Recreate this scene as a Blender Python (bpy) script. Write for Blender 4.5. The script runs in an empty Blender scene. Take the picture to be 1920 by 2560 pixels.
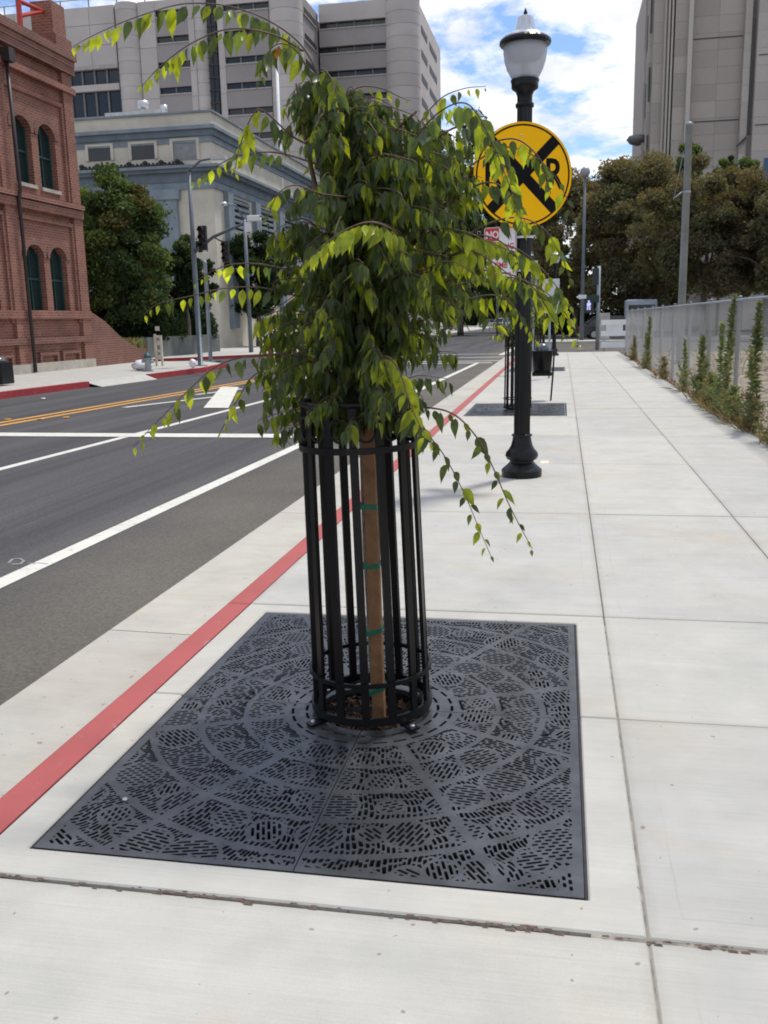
import bpy, math, random
import numpy as np
from mathutils import Vector, Matrix
random.seed(7)
RNG = np.random.default_rng(11)
R = math.radians
SC = bpy.context.scene
COL = SC.collection

# ---------------------------------------------------------------- camera
F, PITCH, ROLL, YAW, CH = 2301.96, 0.204259, -0.022388, 0.191950, 1.45
PW, PH = 1920.0, 2560.0
c_f = Vector((-math.sin(YAW)*math.cos(PITCH), math.cos(YAW)*math.cos(PITCH), -math.sin(PITCH)))
c_r0 = Vector((math.cos(YAW), math.sin(YAW), 0)); c_u0 = c_r0.cross(c_f)
c_r = c_r0*math.cos(ROLL) + c_u0*math.sin(ROLL)
c_u = -c_r0*math.sin(ROLL) + c_u0*math.cos(ROLL)
CAM = Vector((0, 0, CH))
cd = bpy.data.cameras.new('camera'); cam = bpy.data.objects.new('camera', cd); COL.objects.link(cam)
cd.sensor_fit = 'VERTICAL'; cd.sensor_height = 36; cd.lens = F/PH*36; cd.clip_start = .05; cd.clip_end = 3000
cam.matrix_world = Matrix(((c_r.x, c_u.x, -c_f.x, CAM.x), (c_r.y, c_u.y, -c_f.y, CAM.y), (c_r.z, c_u.z, -c_f.z, CAM.z), (0, 0, 0, 1)))
SC.camera = cam

# ---------------------------------------------------------------- sky and sun
SUN_EL, SUN_AZ = R(66), math.atan2(.52, .85)          # azimuth measured from +Y towards +X
sun_dir = Vector((math.sin(SUN_AZ)*math.cos(SUN_EL), math.cos(SUN_AZ)*math.cos(SUN_EL), math.sin(SUN_EL)))
wd = bpy.data.worlds.new('World'); SC.world = wd; wd.use_nodes = True
nt = wd.node_tree; nt.nodes.clear(); N = nt.nodes.new; L = nt.links.new
wo = N('ShaderNodeOutputWorld'); bg = N('ShaderNodeBackground'); bg.inputs[1].default_value = .1
sky = N('ShaderNodeTexSky'); sky.sky_type = 'NISHITA'; sky.sun_disc = False
sky.sun_elevation = SUN_EL; sky.sun_rotation = SUN_AZ; sky.air_density = 1.0; sky.dust_density = .6; sky.ozone_density = 2.0
tc = N('ShaderNodeTexCoord'); sep = N('ShaderNodeSeparateXYZ'); L(tc.outputs['Generated'], sep.inputs[0])
zz = N('ShaderNodeMath'); zz.operation = 'MAXIMUM'; zz.inputs[1].default_value = 0.0; L(sep.outputs[2], zz.inputs[0])
za = N('ShaderNodeMath'); za.operation = 'ADD'; za.inputs[1].default_value = .22; L(zz.outputs[0], za.inputs[0])
dx = N('ShaderNodeMath'); dx.operation = 'DIVIDE'; L(sep.outputs[0], dx.inputs[0]); L(za.outputs[0], dx.inputs[1])
dy = N('ShaderNodeMath'); dy.operation = 'DIVIDE'; L(sep.outputs[1], dy.inputs[0]); L(za.outputs[0], dy.inputs[1])
cb = N('ShaderNodeCombineXYZ'); L(dx.outputs[0], cb.inputs[0]); L(dy.outputs[0], cb.inputs[1]); cb.inputs[2].default_value = 3.3
n1 = N('ShaderNodeTexNoise'); n1.inputs['Scale'].default_value = 3.6; n1.inputs['Detail'].default_value = 10; n1.inputs['Roughness'].default_value = .60; n1.inputs['Distortion'].default_value = .1
L(cb.outputs[0], n1.inputs['Vector'])
rp = N('ShaderNodeValToRGB'); rp.color_ramp.elements[0].position = .43; rp.color_ramp.elements[1].position = .54
L(n1.outputs[0], rp.inputs[0])
n2 = N('ShaderNodeTexNoise'); n2.inputs['Scale'].default_value = 6.5; n2.inputs['Detail'].default_value = 6; L(cb.outputs[0], n2.inputs['Vector'])
cl = N('ShaderNodeValToRGB'); e = cl.color_ramp.elements; e[0].position = .36; e[0].color = (7.8, 8.2, 9.2, 1); e[1].position = .62; e[1].color = (11.0, 11.0, 11.0, 1)
L(n2.outputs[0], cl.inputs[0])
sk = N('ShaderNodeMixRGB'); sk.blend_type = 'MULTIPLY'; sk.inputs[0].default_value = 1; sk.inputs[2].default_value = (1.15, 1.28, 1.50, 1); L(sky.outputs[0], sk.inputs[1])
mx = N('ShaderNodeMixRGB'); L(rp.outputs[0], mx.inputs[0]); L(sk.outputs[0], mx.inputs[1]); L(cl.outputs[0], mx.inputs[2])
L(mx.outputs[0], bg.inputs[0]); L(bg.outputs[0], wo.inputs[0])
sl = bpy.data.lights.new('sun', 'SUN'); sl.energy = 2.9; sl.angle = R(5); sl.color = (1, .96, .9)
so = bpy.data.objects.new('sun', sl); COL.objects.link(so); so.location = (10, 10, 40)
so.rotation_euler = (-sun_dir).to_track_quat('-Z', 'Y').to_euler()
SC.view_settings.view_transform = 'Standard'; SC.view_settings.look = 'None'
SC.view_settings.exposure = 0.16; SC.view_settings.gamma = 1; SC.view_settings.use_curve_mapping = False
SC.render.engine = 'CYCLES'; SC.cycles.use_denoising = True
SC.cycles.filter_width = 1.85; SC.cycles.max_bounces = 8; SC.cycles.transparent_max_bounces = 8; SC.cycles.caustics_reflective = False; SC.cycles.caustics_refractive = False

# ---------------------------------------------------------------- helpers
def _ray(px, py):
    return c_f + c_r*((px-PW/2)/F) - c_u*((py-PH/2)/F)
def at(px, py, Y):                    # point of the place on the plane y = Y
    d = _ray(px, py); return CAM + d*(Y/d.y)
def atx(px, py, X):                   # ... on the plane x = X
    d = _ray(px, py); return CAM + d*(X/d.x)
def V(px, py, Y):                     # same, from coordinates of the 1659 px view
    return at(px*1.15732, py*1.15732, Y)

def wloc(o):
    v = Vector((0, 0, 0))
    while o is not None:
        v = v + o.location; o = o.parent
    return v

class MB:
    def __init__(s): s.v = []; s.f = []; s.mi = []; s.sm = False
    def add(s, vs, fs, mi=0):
        b = len(s.v); s.v += [tuple(p) for p in vs]; s.f += [tuple(i+b for i in f) for f in fs]; s.mi += [mi]*len(fs); return s
    def box(s, x0, x1, y0, y1, z0, z1, mi=0):
        return s.add([(x0,y0,z0),(x1,y0,z0),(x1,y1,z0),(x0,y1,z0),(x0,y0,z1),(x1,y0,z1),(x1,y1,z1),(x0,y1,z1)],
                     [(0,3,2,1),(4,5,6,7),(0,1,5,4),(1,2,6,5),(2,3,7,6),(3,0,4,7)], mi)
    def bbox(s, x0, x1, y0, y1, z0, z1, b=.005, mi=0):   # box with a bevelled top
        return s.add([(x0,y0,z0),(x1,y0,z0),(x1,y1,z0),(x0,y1,z0),
                      (x0,y0,z1-b),(x1,y0,z1-b),(x1,y1,z1-b),(x0,y1,z1-b),
                      (x0+b,y0+b,z1),(x1-b,y0+b,z1),(x1-b,y1-b,z1),(x0+b,y1-b,z1)],
                     [(0,3,2,1),(0,1,5,4),(1,2,6,5),(2,3,7,6),(3,0,4,7),(4,5,9,8),(5,6,10,9),(6,7,11,10),(7,4,8,11),(8,9,10,11)], mi)
    def prism(s, poly, z0, z1, mi=0):                    # polygon in xy, counter-clockwise
        n = len(poly)
        return s.add([(x,y,z0) for x,y in poly]+[(x,y,z1) for x,y in poly],
                     [tuple(range(n-1,-1,-1)), tuple(range(n,2*n))]+[(i,(i+1)%n,n+(i+1)%n,n+i) for i in range(n)], mi)
    def prism_x(s, poly, x0, x1, mi=0):                  # polygon in (y,z) pushed along x
        n = len(poly)
        return s.add([(x0,y,z) for y,z in poly]+[(x1,y,z) for y,z in poly],
                     [tuple(range(n-1,-1,-1)), tuple(range(n,2*n))]+[(i,(i+1)%n,n+(i+1)%n,n+i) for i in range(n)], mi)
    def prism_y(s, poly, y0, y1, mi=0):                  # polygon in (x,z) pushed along y
        n = len(poly)
        return s.add([(x,y0,z) for x,z in poly]+[(x,y1,z) for x,z in poly],
                     [tuple(range(n)), tuple(range(2*n-1,n-1,-1))]+[(i,n+i,n+(i+1)%n,(i+1)%n) for i in range(n)], mi)
    def tube(s, pts, rad, n=8, cap=True, mi=0):
        pts = [Vector(p) for p in pts]; m = len(pts)
        if not hasattr(rad, '__len__'): rad = [rad]*m
        vs = []; up = None
        for i, p in enumerate(pts):
            t = (pts[min(i+1,m-1)]-pts[max(i-1,0)]).normalized()
            if up is None: up = Vector((1,0,0)) if abs(t.x) < .9 else Vector((0,1,0))
            a = (up - t*up.dot(t)).normalized(); b = t.cross(a); up = a
            for k in range(n):
                th = 2*math.pi*k/n; vs.append(p + (a*math.cos(th)+b*math.sin(th))*rad[i])
        fs = [(i*n+k, i*n+(k+1)%n, (i+1)*n+(k+1)%n, (i+1)*n+k) for i in range(m-1) for k in range(n)]
        if cap: fs += [tuple(range(n-1,-1,-1)), tuple(range((m-1)*n, m*n))]
        return s.add(vs, fs, mi)
    def lathe(s, prof, c=(0,0,0), n=24, flute=0, mi=0):  # prof: (r, z)
        vs = []; fs = []
        for r, z in prof:
            for k in range(n):
                th = 2*math.pi*k/n; q = r*(1-(flute if k % 2 else 0))
                vs.append((c[0]+q*math.cos(th), c[1]+q*math.sin(th), c[2]+z))
        m = len(prof)
        fs = [(i*n+k, i*n+(k+1)%n, (i+1)*n+(k+1)%n, (i+1)*n+k) for i in range(m-1) for k in range(n)]
        fs += [tuple(range(n-1,-1,-1)), tuple(range((m-1)*n, m*n))]
        return s.add(vs, fs, mi)
    def ring(s, c, r0, r1, z0, z1, n=48, mi=0):          # flat band standing round c
        vs = []
        for k in range(n):
            a = 2*math.pi*k/n; x, y = math.cos(a), math.sin(a)
            vs += [(c[0]+r0*x,c[1]+r0*y,z0),(c[0]+r1*x,c[1]+r1*y,z0),(c[0]+r1*x,c[1]+r1*y,z1),(c[0]+r0*x,c[1]+r0*y,z1)]
        fs = []
        for k in range(n):
            a, b = 4*k, 4*((k+1) % n)
            fs += [(a,b,b+1,a+1),(a+1,b+1,b+2,a+2),(a+2,b+2,b+3,a+3),(a+3,b+3,b,a)]
        return s.add(vs, fs, mi)
    def obj(s, name, mat, parent=None, smooth=False, origin=None, local=False):
        me = bpy.data.meshes.new(name)
        P = np.array(s.v, float)
        base = Vector((0,0,0)) if (parent is None or local) else wloc(parent)
        if origin is None:
            lo, hi = P.min(0), P.max(0); o3 = Vector(((lo[0]+hi[0])/2, (lo[1]+hi[1])/2, lo[2]))
        else: o3 = Vector(origin)
        me.from_pydata([tuple(q) for q in (P-np.array(o3))], [], s.f)
        for m in (mat if isinstance(mat, (list, tuple)) else [mat]): me.materials.append(m)
        if len(set(s.mi)) > 1: me.polygons.foreach_set('material_index', s.mi)
        if smooth: me.polygons.foreach_set('use_smooth', [True]*len(me.polygons))
        me.update()
        o = bpy.data.objects.new(name, me); COL.objects.link(o); o.parent = parent; o.location = o3-base
        return o

def bev(o, w=.01, seg=2):
    m = o.modifiers.new('bevel', 'BEVEL'); m.width = w; m.segments = seg; m.limit_method = 'ANGLE'; m.angle_limit = R(40); return o
def autosmooth(o, ang=40):
    me = o.data
    me.polygons.foreach_set('use_smooth', [True]*len(me.polygons))
    try: me.set_sharp_from_angle(angle=R(ang))
    except Exception: pass
    return o
def T(o, label, cat, group=None):
    o['label'] = label; o['category'] = cat
    if group: o['group'] = group
    return o
def S(o, kind='structure'): o['kind'] = kind; return o
def thing(name, label, cat, loc, group=None, rz=0):
    o = bpy.data.objects.new(name, None); COL.objects.link(o); o.location = loc; o.rotation_euler.z = rz
    o.empty_display_size = .2
    return T(o, label, cat, group)
def dup(o, parent=None):
    c = o.copy(); COL.objects.link(c); c.parent = parent
    for ch in list(o.children): dup(ch, c)
    return c
_bx = {}
def sbox(name, mat, parent, x0, x1, y0, y1, z0, z1):     # box part sharing mesh data with alike ones
    key = (name, mat.name, round(x1-x0,3), round(y1-y0,3), round(z1-z0,3))
    if key not in _bx:
        hx, hy = (x1-x0)/2, (y1-y0)/2
        m = MB().box(-hx, hx, -hy, hy, 0, z1-z0); me = bpy.data.meshes.new(name); me.from_pydata(m.v, [], m.f); me.materials.append(mat); _bx[key] = me
    o = bpy.data.objects.new(name, _bx[key]); COL.objects.link(o); o.parent = parent
    o.location = Vector(((x0+x1)/2, (y0+y1)/2, z0)) - (wloc(parent) if parent else Vector((0,0,0)))
    return o

# ---------------------------------------------------------------- materials
def _new(name):
    m = bpy.data.materials.new(name); m.use_nodes = True; nt = m.node_tree; b = nt.nodes['Principled BSDF']; return m, nt, b
def noise(nt, scale, detail=5, rough=.55, vec=None, mapscale=None):
    n = nt.nodes.new('ShaderNodeTexNoise'); n.inputs['Scale'].default_value = scale; n.inputs['Detail'].default_value = detail; n.inputs['Roughness'].default_value = rough
    if vec is None:
        g = nt.nodes.new('ShaderNodeNewGeometry'); vec = g.outputs['Position']
    if mapscale:
        mp = nt.nodes.new('ShaderNodeMapping'); mp.inputs['Scale'].default_value = mapscale; nt.links.new(vec, mp.inputs[0]); vec = mp.outputs[0]
    nt.links.new(vec, n.inputs['Vector']); return n
def ramp(nt, src, stops):
    r = nt.nodes.new('ShaderNodeValToRGB'); e = r.color_ramp.elements
    while len(e) < len(stops): e.new(.5)
    for k, (p, c) in enumerate(stops):
        e[k].position = p; e[k].color = (*c, 1) if len(c) == 3 else c
    nt.links.new(src, r.inputs[0]); return r
def mixc(nt, a, b, fac, mode='MIX'):
    m = nt.nodes.new('ShaderNodeMixRGB'); m.blend_type = mode
    for s, i in ((fac, 0), (a, 1), (b, 2)):
        if isinstance(s, (int, float)): m.inputs[i].default_value = s
        elif isinstance(s, tuple): m.inputs[i].default_value = (*s, 1)
        else: nt.links.new(s, m.inputs[i])
    return m.outputs[0]
def math_(nt, op, a, b=None):
    m = nt.nodes.new('ShaderNodeMath'); m.operation = op
    for s, i in ((a, 0), (b, 1)):
        if s is None: continue
        if isinstance(s, (int, float)): m.inputs[i].default_value = s
        else: nt.links.new(s, m.inputs[i])
    return m.outputs[0]
def bump(nt, b, h, strength=.3, dist=.01):
    n = nt.nodes.new('ShaderNodeBump'); n.inputs['Strength'].default_value = strength; n.inputs['Distance'].default_value = dist
    nt.links.new(h, n.inputs['Height']); nt.links.new(n.outputs[0], b.inputs['Normal'])
def mul(c, k): return tuple(min(1, x*k) for x in c)
def mat(name, col, rough=.7, metal=0., var=.18, scale=3., bmp=0., bscale=60., bdist=.004, rnd=0., spec=.5, coat=0.):
    m, nt, b = _new(name)
    n = noise(nt, scale, 6); r = ramp(nt, n.outputs[0], [(.3, mul(col, 1-var)), (.7, mul(col, 1+var))])
    out = r.outputs[0]
    if rnd:
        oi = nt.nodes.new('ShaderNodeObjectInfo'); rr = ramp(nt, oi.outputs['Random'], [(0, (1-rnd,)*3), (1, (1+rnd*.6,)*3)])
        out = mixc(nt, out, rr.outputs[0], 1.0, 'MULTIPLY')
    nt.links.new(out, b.inputs['Base Color']); b.inputs['Roughness'].default_value = rough; b.inputs['Metallic'].default_value = metal
    b.inputs['Specular IOR Level'].default_value = spec; b.inputs['Coat Weight'].default_value = coat
    if bmp: bump(nt, b, noise(nt, bscale, 4).outputs[0], bmp, bdist)
    return m

def concrete_mat(name, col, frame=False, warm=(.50,.42,.31)):
    m, nt, b = _new(name)
    big = noise(nt, .9, 4); mid = noise(nt, 5, 7, .6); fine = noise(nt, 260, 3)
    c = ramp(nt, mid.outputs[0], [(.25, mul(col, .93)), (.75, mul(col, 1.05))]).outputs[0]
    wm = ramp(nt, big.outputs[0], [(.47, (0,0,0)), (.74, (.36,)*3)])
    c = mixc(nt, c, mul(warm, 1.02), wm.outputs[0])
    # broom strokes across the walk
    br = noise(nt, 1, 3, .6, mapscale=(3, 190, 1)); c = mixc(nt, c, ramp(nt, br.outputs[0], [(.3, (.93,)*3), (.7, (1.03,)*3)]).outputs[0], 1., 'MULTIPLY')
    br2 = noise(nt, 1, 3, .6, mapscale=(.35, 9, 1)); c = mixc(nt, c, ramp(nt, br2.outputs[0], [(.3, (.955,)*3), (.7, (1.02,)*3)]).outputs[0], 1., 'MULTIPLY')
    # rust and gum spots
    sp = noise(nt, 2.3, 2, .4); c = mixc(nt, c, (.52,.36,.20), ramp(nt, sp.outputs[0], [(.65, (0,)*3), (.80, (.38,)*3)]).outputs[0])
    gy = noise(nt, 1.7, 6, .65); c = mixc(nt, c, ramp(nt, gy.outputs[0], [(.32, (.88,.885,.89)), (.55, (1,1,1))]).outputs[0], 1., 'MULTIPLY')
    sp2 = noise(nt, 34, 1, .3); c = mixc(nt, c, (.2,.17,.14), ramp(nt, sp2.outputs[0], [(.765, (0,)*3), (.785, (.7,)*3)]).outputs[0])
    sp3 = noise(nt, 420, 2); c = mixc(nt, c, ramp(nt, sp3.outputs[0], [(.3, (.92,)*3), (.7, (1.04,)*3)]).outputs[0], 1., 'MULTIPLY')
    oi = nt.nodes.new('ShaderNodeObjectInfo'); c = mixc(nt, c, ramp(nt, oi.outputs['Random'], [(0, (.92,.92,.925)), (1, (1.03,1.03,1.01))]).outputs[0], 1., 'MULTIPLY')
    if frame:   # smooth tooled margin and dirt along the joints
        tcn = nt.nodes.new('ShaderNodeTexCoord'); s = nt.nodes.new('ShaderNodeSeparateXYZ'); nt.links.new(tcn.outputs['Object'], s.inputs[0])
        ds = []
        for ax, nm in ((0, 'half_x'), (1, 'half_y')):
            a = nt.nodes.new('ShaderNodeAttribute'); a.attribute_type = 'OBJECT'; a.attribute_name = nm
            ds.append(math_(nt, 'SUBTRACT', a.outputs['Fac'], math_(nt, 'ABSOLUTE', s.outputs[ax])))
        d = math_(nt, 'MINIMUM', ds[0], ds[1])
        wob = math_(nt, 'ADD', d, math_(nt, 'MULTIPLY', math_(nt, 'SUBTRACT', noise(nt, 3, 3).outputs[0], .5), .03))
        line = math_(nt, 'ABSOLUTE', math_(nt, 'SUBTRACT', wob, .085))
        ln = ramp(nt, line, [(0.0, (.9,)*3), (.0045, (1,)*3)]); c = mixc(nt, c, ln.outputs[0], mixc(nt, (0,0,0), (1,1,1), ramp(nt, noise(nt, 2.5, 2).outputs[0], [(.45, (0,)*3), (.6, (1,)*3)]).outputs[0]), 'MULTIPLY')
        dirt = ramp(nt, wob, [(0.0, (.80,.78,.74)), (.035, (1,1,1))]); c = mixc(nt, c, dirt.outputs[0], .55, 'MULTIPLY')
    nt.links.new(c, b.inputs['Base Color']); b.inputs['Roughness'].default_value = .86; b.inputs['Specular IOR Level'].default_value = .3
    bump(nt, b, math_(nt, 'ADD', fine.outputs[0], br.outputs[0]), .25, .0015)
    return m

M_slab = concrete_mat('pale_concrete_slab', (.472,.461,.428), True)
M_conc = concrete_mat('pale_concrete', (.472,.461,.428))
M_gut = concrete_mat('gutter_concrete', (.47,.45,.40), warm=(.43,.36,.27))
M_joint = mat('joint_dirt', (.22,.20,.17), .95, var=.5, scale=14)

def asphalt_mat():
    m, nt, b = _new('asphalt')
    g = nt.nodes.new('ShaderNodeNewGeometry'); s = nt.nodes.new('ShaderNodeSeparateXYZ'); nt.links.new(g.outputs['Position'], s.inputs[0])
    st = noise(nt, 1, 5, .6, mapscale=(1.7, .07, 1)); st2 = noise(nt, 1, 4, .6, mapscale=(9, .25, 1))
    gr = noise(nt, 300, 3, .7); g2 = noise(nt, 46, 5, .75); patch = noise(nt, .5, 5)
    a = ramp(nt, st.outputs[0], [(.3, (.052,.051,.055)), (.7, (.090,.088,.090))]).outputs[0]
    a = mixc(nt, a, ramp(nt, st2.outputs[0], [(.3, (.85,)*3), (.7, (1.12,)*3)]).outputs[0], 1., 'MULTIPLY')
    p = ramp(nt, patch.outputs[0], [(.3, (.085,.078,.068)), (.7, (.128,.117,.100))]).outputs[0]   # dusty parking strip
    edge = math_(nt, 'ADD', s.outputs[0], math_(nt, 'MULTIPLY', math_(nt, 'SUBTRACT', noise(nt, 1.3, 4, mapscale=(1,.3,1)).outputs[0], .5), 1.0))
    f = ramp(nt, math_(nt, 'ADD', math_(nt, 'MULTIPLY', edge, .5), 2.0), [(.12, (0,)*3), (.55, (1,)*3)])
    c = mixc(nt, a, p, f.outputs[0])
    c = mixc(nt, c, ramp(nt, gr.outputs[0], [(.3, (.72,)*3), (.7, (1.3,)*3)]).outputs[0], 1., 'MULTIPLY')
    c = mixc(nt, c, ramp(nt, g2.outputs[0], [(.3, (.66,.65,.63)), (.7, (1.36,1.36,1.36))]).outputs[0], 1., 'MULTIPLY')
    nt.links.new(c, b.inputs['Base Color']); b.inputs['Roughness'].default_value = .92; b.inputs['Specular IOR Level'].default_value = .25
    bump(nt, b, gr.outputs[0], .5, .003)
    return m
M_asph = asphalt_mat()
def paint_mat(name, col, wear=.45, under=(.1,.1,.1), sc=14, thr=.56):
    m, nt, b = _new(name)
    w = noise(nt, sc, 8, .7); v = noise(nt, 2, 5)
    c = ramp(nt, v.outputs[0], [(.3, mul(col, .9)), (.7, mul(col, 1.06))]).outputs[0]
    c = mixc(nt, c, under, ramp(nt, w.outputs[0], [(thr, (0,)*3), (thr+.1, (wear,)*3)]).outputs[0])
    g = noise(nt, 300, 3); c = mixc(nt, c, ramp(nt, g.outputs[0], [(.3, (.9,)*3), (.7, (1.06,)*3)]).outputs[0], 1., 'MULTIPLY')
    nt.links.new(c, b.inputs['Base Color']); b.inputs['Roughness'].default_value = .75
    bump(nt, b, g.outputs[0], .3, .002); return m
M_white = paint_mat('white_road_paint', (.62,.605,.54))
M_yel = paint_mat('yellow_road_paint', (.62,.30,.05), .5)
M_red = paint_mat('red_kerb_paint', (.375,.082,.078), .6, (.45,.38,.33), 11, .60)
M_redfar = paint_mat('dark_red_kerb_paint', (.36,.03,.035), .4, (.35,.3,.28))
M_iron = mat('cast_iron', (.086,.088,.093), .33, .55, .35, 9, .25, 150, .001)
M_blk = mat('black_gloss_paint', (.0055,.006,.007), .30, 0, .3, 8, .08, 90, .001, spec=.28)
M_blkc = mat('black_cage_paint', (.006,.006,.0065), .33, 0, .3, 8, .1, 90, .001, spec=.25)
M_steel = mat('zinc_bolt', (.55,.55,.55), .3, .9)
M_soil = mat('dark_soil', (.035,.024,.017), 1., var=.5, scale=30, bmp=.8, bscale=40, bdist=.02)
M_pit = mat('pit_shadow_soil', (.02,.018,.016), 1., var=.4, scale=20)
M_mulch = mat('bark_mulch', (.050,.026,.015), .95, var=.6, scale=60, rnd=.4)
M_galv = mat('galvanised_steel', (.30,.345,.39), .5, .25, .14, 4)
M_wire = mat('chain_link_wire', (.38,.40,.415), .5, .4, .12, 2)
M_pole = mat('grey_blue_pole_paint', (.135,.16,.185), .5, .2, .12, 3)
M_dirt = mat('lot_dirt', (.27,.21,.145), 1., var=.4, scale=2.5, bmp=.5, bscale=20, bdist=.03)
M_litter = mat('dead_leaf', (.17,.085,.042), .9, var=.6, scale=30)
M_straw = mat('dry_straw', (.40,.31,.15), .9, var=.4, scale=8)
M_wood = mat('stained_stake_wood', (.22,.11,.045), .75, var=.3, scale=20, bmp=.3, bscale=50)
M_tie = mat('green_tie_tape', (.0,.13,.075), .5, var=.2)
M_bark = mat('young_bark', (.17,.13,.105), .85, var=.4, scale=40, bmp=.5, bscale=80)
M_twig = mat('reddish_twig', (.105,.062,.035), .7, var=.3, scale=40)
M_bark2 = mat('grey_bark', (.12,.10,.08), .9, var=.4, scale=6, bmp=.6, bscale=20, bdist=.02)
def glass_dark(name, col=(.018,.02,.022), rough=.08):
    m, nt, b = _new(name); b.inputs['Base Color'].default_value = (*col, 1); b.inputs['Roughness'].default_value = rough; b.inputs['Specular IOR Level'].default_value = .5
    n = noise(nt, .4, 2); bump(nt, b, n.outputs[0], .04, .05); return m
M_gls = glass_dark('dark_window_glass')
M_glt = glass_dark('teal_window_glass', (.012,.03,.03), .12)
def emis(name, col, s):
    m, nt, b = _new(name); b.inputs['Base Color'].default_value = (*mul(col,.3), 1); b.inputs['Emission Color'].default_value = (*col, 1); b.inputs['Emission Strength'].default_value = s; return m

def brick_mat(name, c1, c2, mort, w=.24, h=.088):
    m, nt, b = _new(name)
    g = nt.nodes.new('ShaderNodeNewGeometry'); s = nt.nodes.new('ShaderNodeSeparateXYZ'); nt.links.new(g.outputs['Position'], s.inputs[0])
    cx = nt.nodes.new('ShaderNodeCombineXYZ'); nt.links.new(math_(nt, 'ADD', s.outputs[0], s.outputs[1]), cx.inputs[0]); nt.links.new(s.outputs[2], cx.inputs[1])
    t = nt.nodes.new('ShaderNodeTexBrick'); nt.links.new(cx.outputs[0], t.inputs['Vector'])
    t.inputs['Color1'].default_value = (*c1, 1); t.inputs['Color2'].default_value = (*c2, 1); t.inputs['Mortar'].default_value = (*mort, 1)
    t.inputs['Scale'].default_value = 1; t.inputs['Mortar Size'].default_value = .014; t.inputs['Brick Width'].default_value = w; t.inputs['Row Height'].default_value = h; t.inputs['Bias'].default_value = -.1
    n = noise(nt, .9, 6, .6); c = mixc(nt, t.outputs['Color'], ramp(nt, n.outputs[0], [(.3, (.78,)*3), (.7, (1.18,)*3)]).outputs[0], 1., 'MULTIPLY')
    n2 = noise(nt, 3.5, 5); c = mixc(nt, c, (.42,.30,.25), ramp(nt, n2.outputs[0], [(.62, (0,)*3), (.8, (.35,)*3)]).outputs[0])
    nt.links.new(c, b.inputs['Base Color']); b.inputs['Roughness'].default_value = .9
    bump(nt, b, t.outputs['Fac'], -.5, .01); return m
M_brick = brick_mat('red_brick', (.265,.090,.058), (.175,.060,.040), (.28,.175,.135))
M_brick2 = brick_mat('dark_red_brick', (.21,.074,.05), (.15,.052,.036), (.23,.15,.12))

def leaf_mat(name, col, tr=.45, rough=.42, spec=.45):
    m, nt, b = _new(name)
    oi = nt.nodes.new('ShaderNodeObjectInfo'); n = noise(nt, 26, 2)
    c = ramp(nt, n.outputs[0], [(.25, mul(col, .62)), (.75, mul(col, 1.42))]).outputs[0]
    c = mixc(nt, c, ramp(nt, oi.outputs['Random'], [(0, (.75,)*3), (1, (1.25,)*3)]).outputs[0], 1., 'MULTIPLY')
    nt.links.new(c, b.inputs['Base Color']); b.inputs['Roughness'].default_value = rough; b.inputs['Specular IOR Level'].default_value = spec
    t = nt.nodes.new('ShaderNodeBsdfTranslucent'); nt.links.new(mixc(nt, c, (1.0,1.0,.35), 1., 'MULTIPLY'), t.inputs[0])
    t2 = mixc(nt, c, (1.9,1.75,.6), 1., 'MULTIPLY'); nt.links.new(t2, t.inputs[0])
    mx = nt.nodes.new('ShaderNodeMixShader'); mx.inputs[0].default_value = tr
    nt.links.new(b.outputs[0], mx.inputs[1]); nt.links.new(t.outputs[0], mx.inputs[2]); nt.links.new(mx.outputs[0], nt.nodes['Material Output'].inputs[0])
    return m
LEAF = [leaf_mat('leaf_dark_green', (.068,.102,.038), .45, .36), leaf_mat('leaf_mid_green', (.115,.165,.045), .48, .36),
        leaf_mat('leaf_lime', (.30,.36,.036), .58), leaf_mat('leaf_rust', (.30,.13,.035), .4)]

# ================================================================ GROUND
RZ = -.125                                             # level of the road
S(MB().add([(-900,-300,-.16),(900,-300,-.16),(900,1500,-.16),(-900,1500,-.16)], [(0,1,2,3)]).obj('ground', mat('ground_asphalt', (.10,.097,.092), .95, var=.25, scale=.5)))
S(MB().add([(-14.6,-25,RZ),(-2.3,-25,RZ),(-2.3,40.6,RZ),(60,40.6,RZ),(60,58,RZ),(-.9,58,RZ),(-.9,400,RZ),(-12,400,RZ),(-12,58,RZ),(-90,58,RZ),(-90,39.2,RZ),(-14.6,39.2,RZ)], [tuple(range(12))]).obj('road', M_asph))
def sheet(name, pts, m, z=RZ+.004, parent=None):
    return MB().add([(x,y,z) for x,y in pts], [tuple(range(len(pts)))]).obj(name, m, parent)
def stripe(name, a, b, w, m, z=RZ+.004):
    a, b = Vector(a), Vector(b); d = (b-a).normalized(); n = Vector((-d.y, d.x))*w/2
    return S(sheet(name, [a-n, b-n, b+n, a+n], m, z))
stripe('edge_line', (-3.52,2.0), (-3.02,34.4), .15, M_white)
stripe('lane_line', (-6.5,4.0), (-6.02,20.4), .13, M_white)
stripe('stop_line', (-8.75,12.72), (-3.38,12.56), .42, M_white, RZ+.008)
for dxx in (-.02, .30): stripe('centre_line', (-10.42+dxx,2), (-8.68+dxx,25.6), .14, M_yel)
S(sheet('hatch_bar', [(-8.62,22.7),(-8.1,22.6),(-6.27,16.84),(-6.80,16.9)], M_white, RZ+.012))
stripe('hatch_edge_line', (-8.55,17.1), (-7.5,19.8), .16, M_white, RZ+.008)
stripe('hatch_edge_line', (-8.3,20.2), (-7.8,22.0), .16, M_white, RZ+.008)
S(sheet('hatch_bar', [(-8.2,27.4),(-7.6,27.4),(-6.3,22.6),(-6.9,22.6)], M_white, RZ+.012))
stripe('lane_line', (-6.0,21.4), (-5.7,34.2), .13, M_white)
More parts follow.
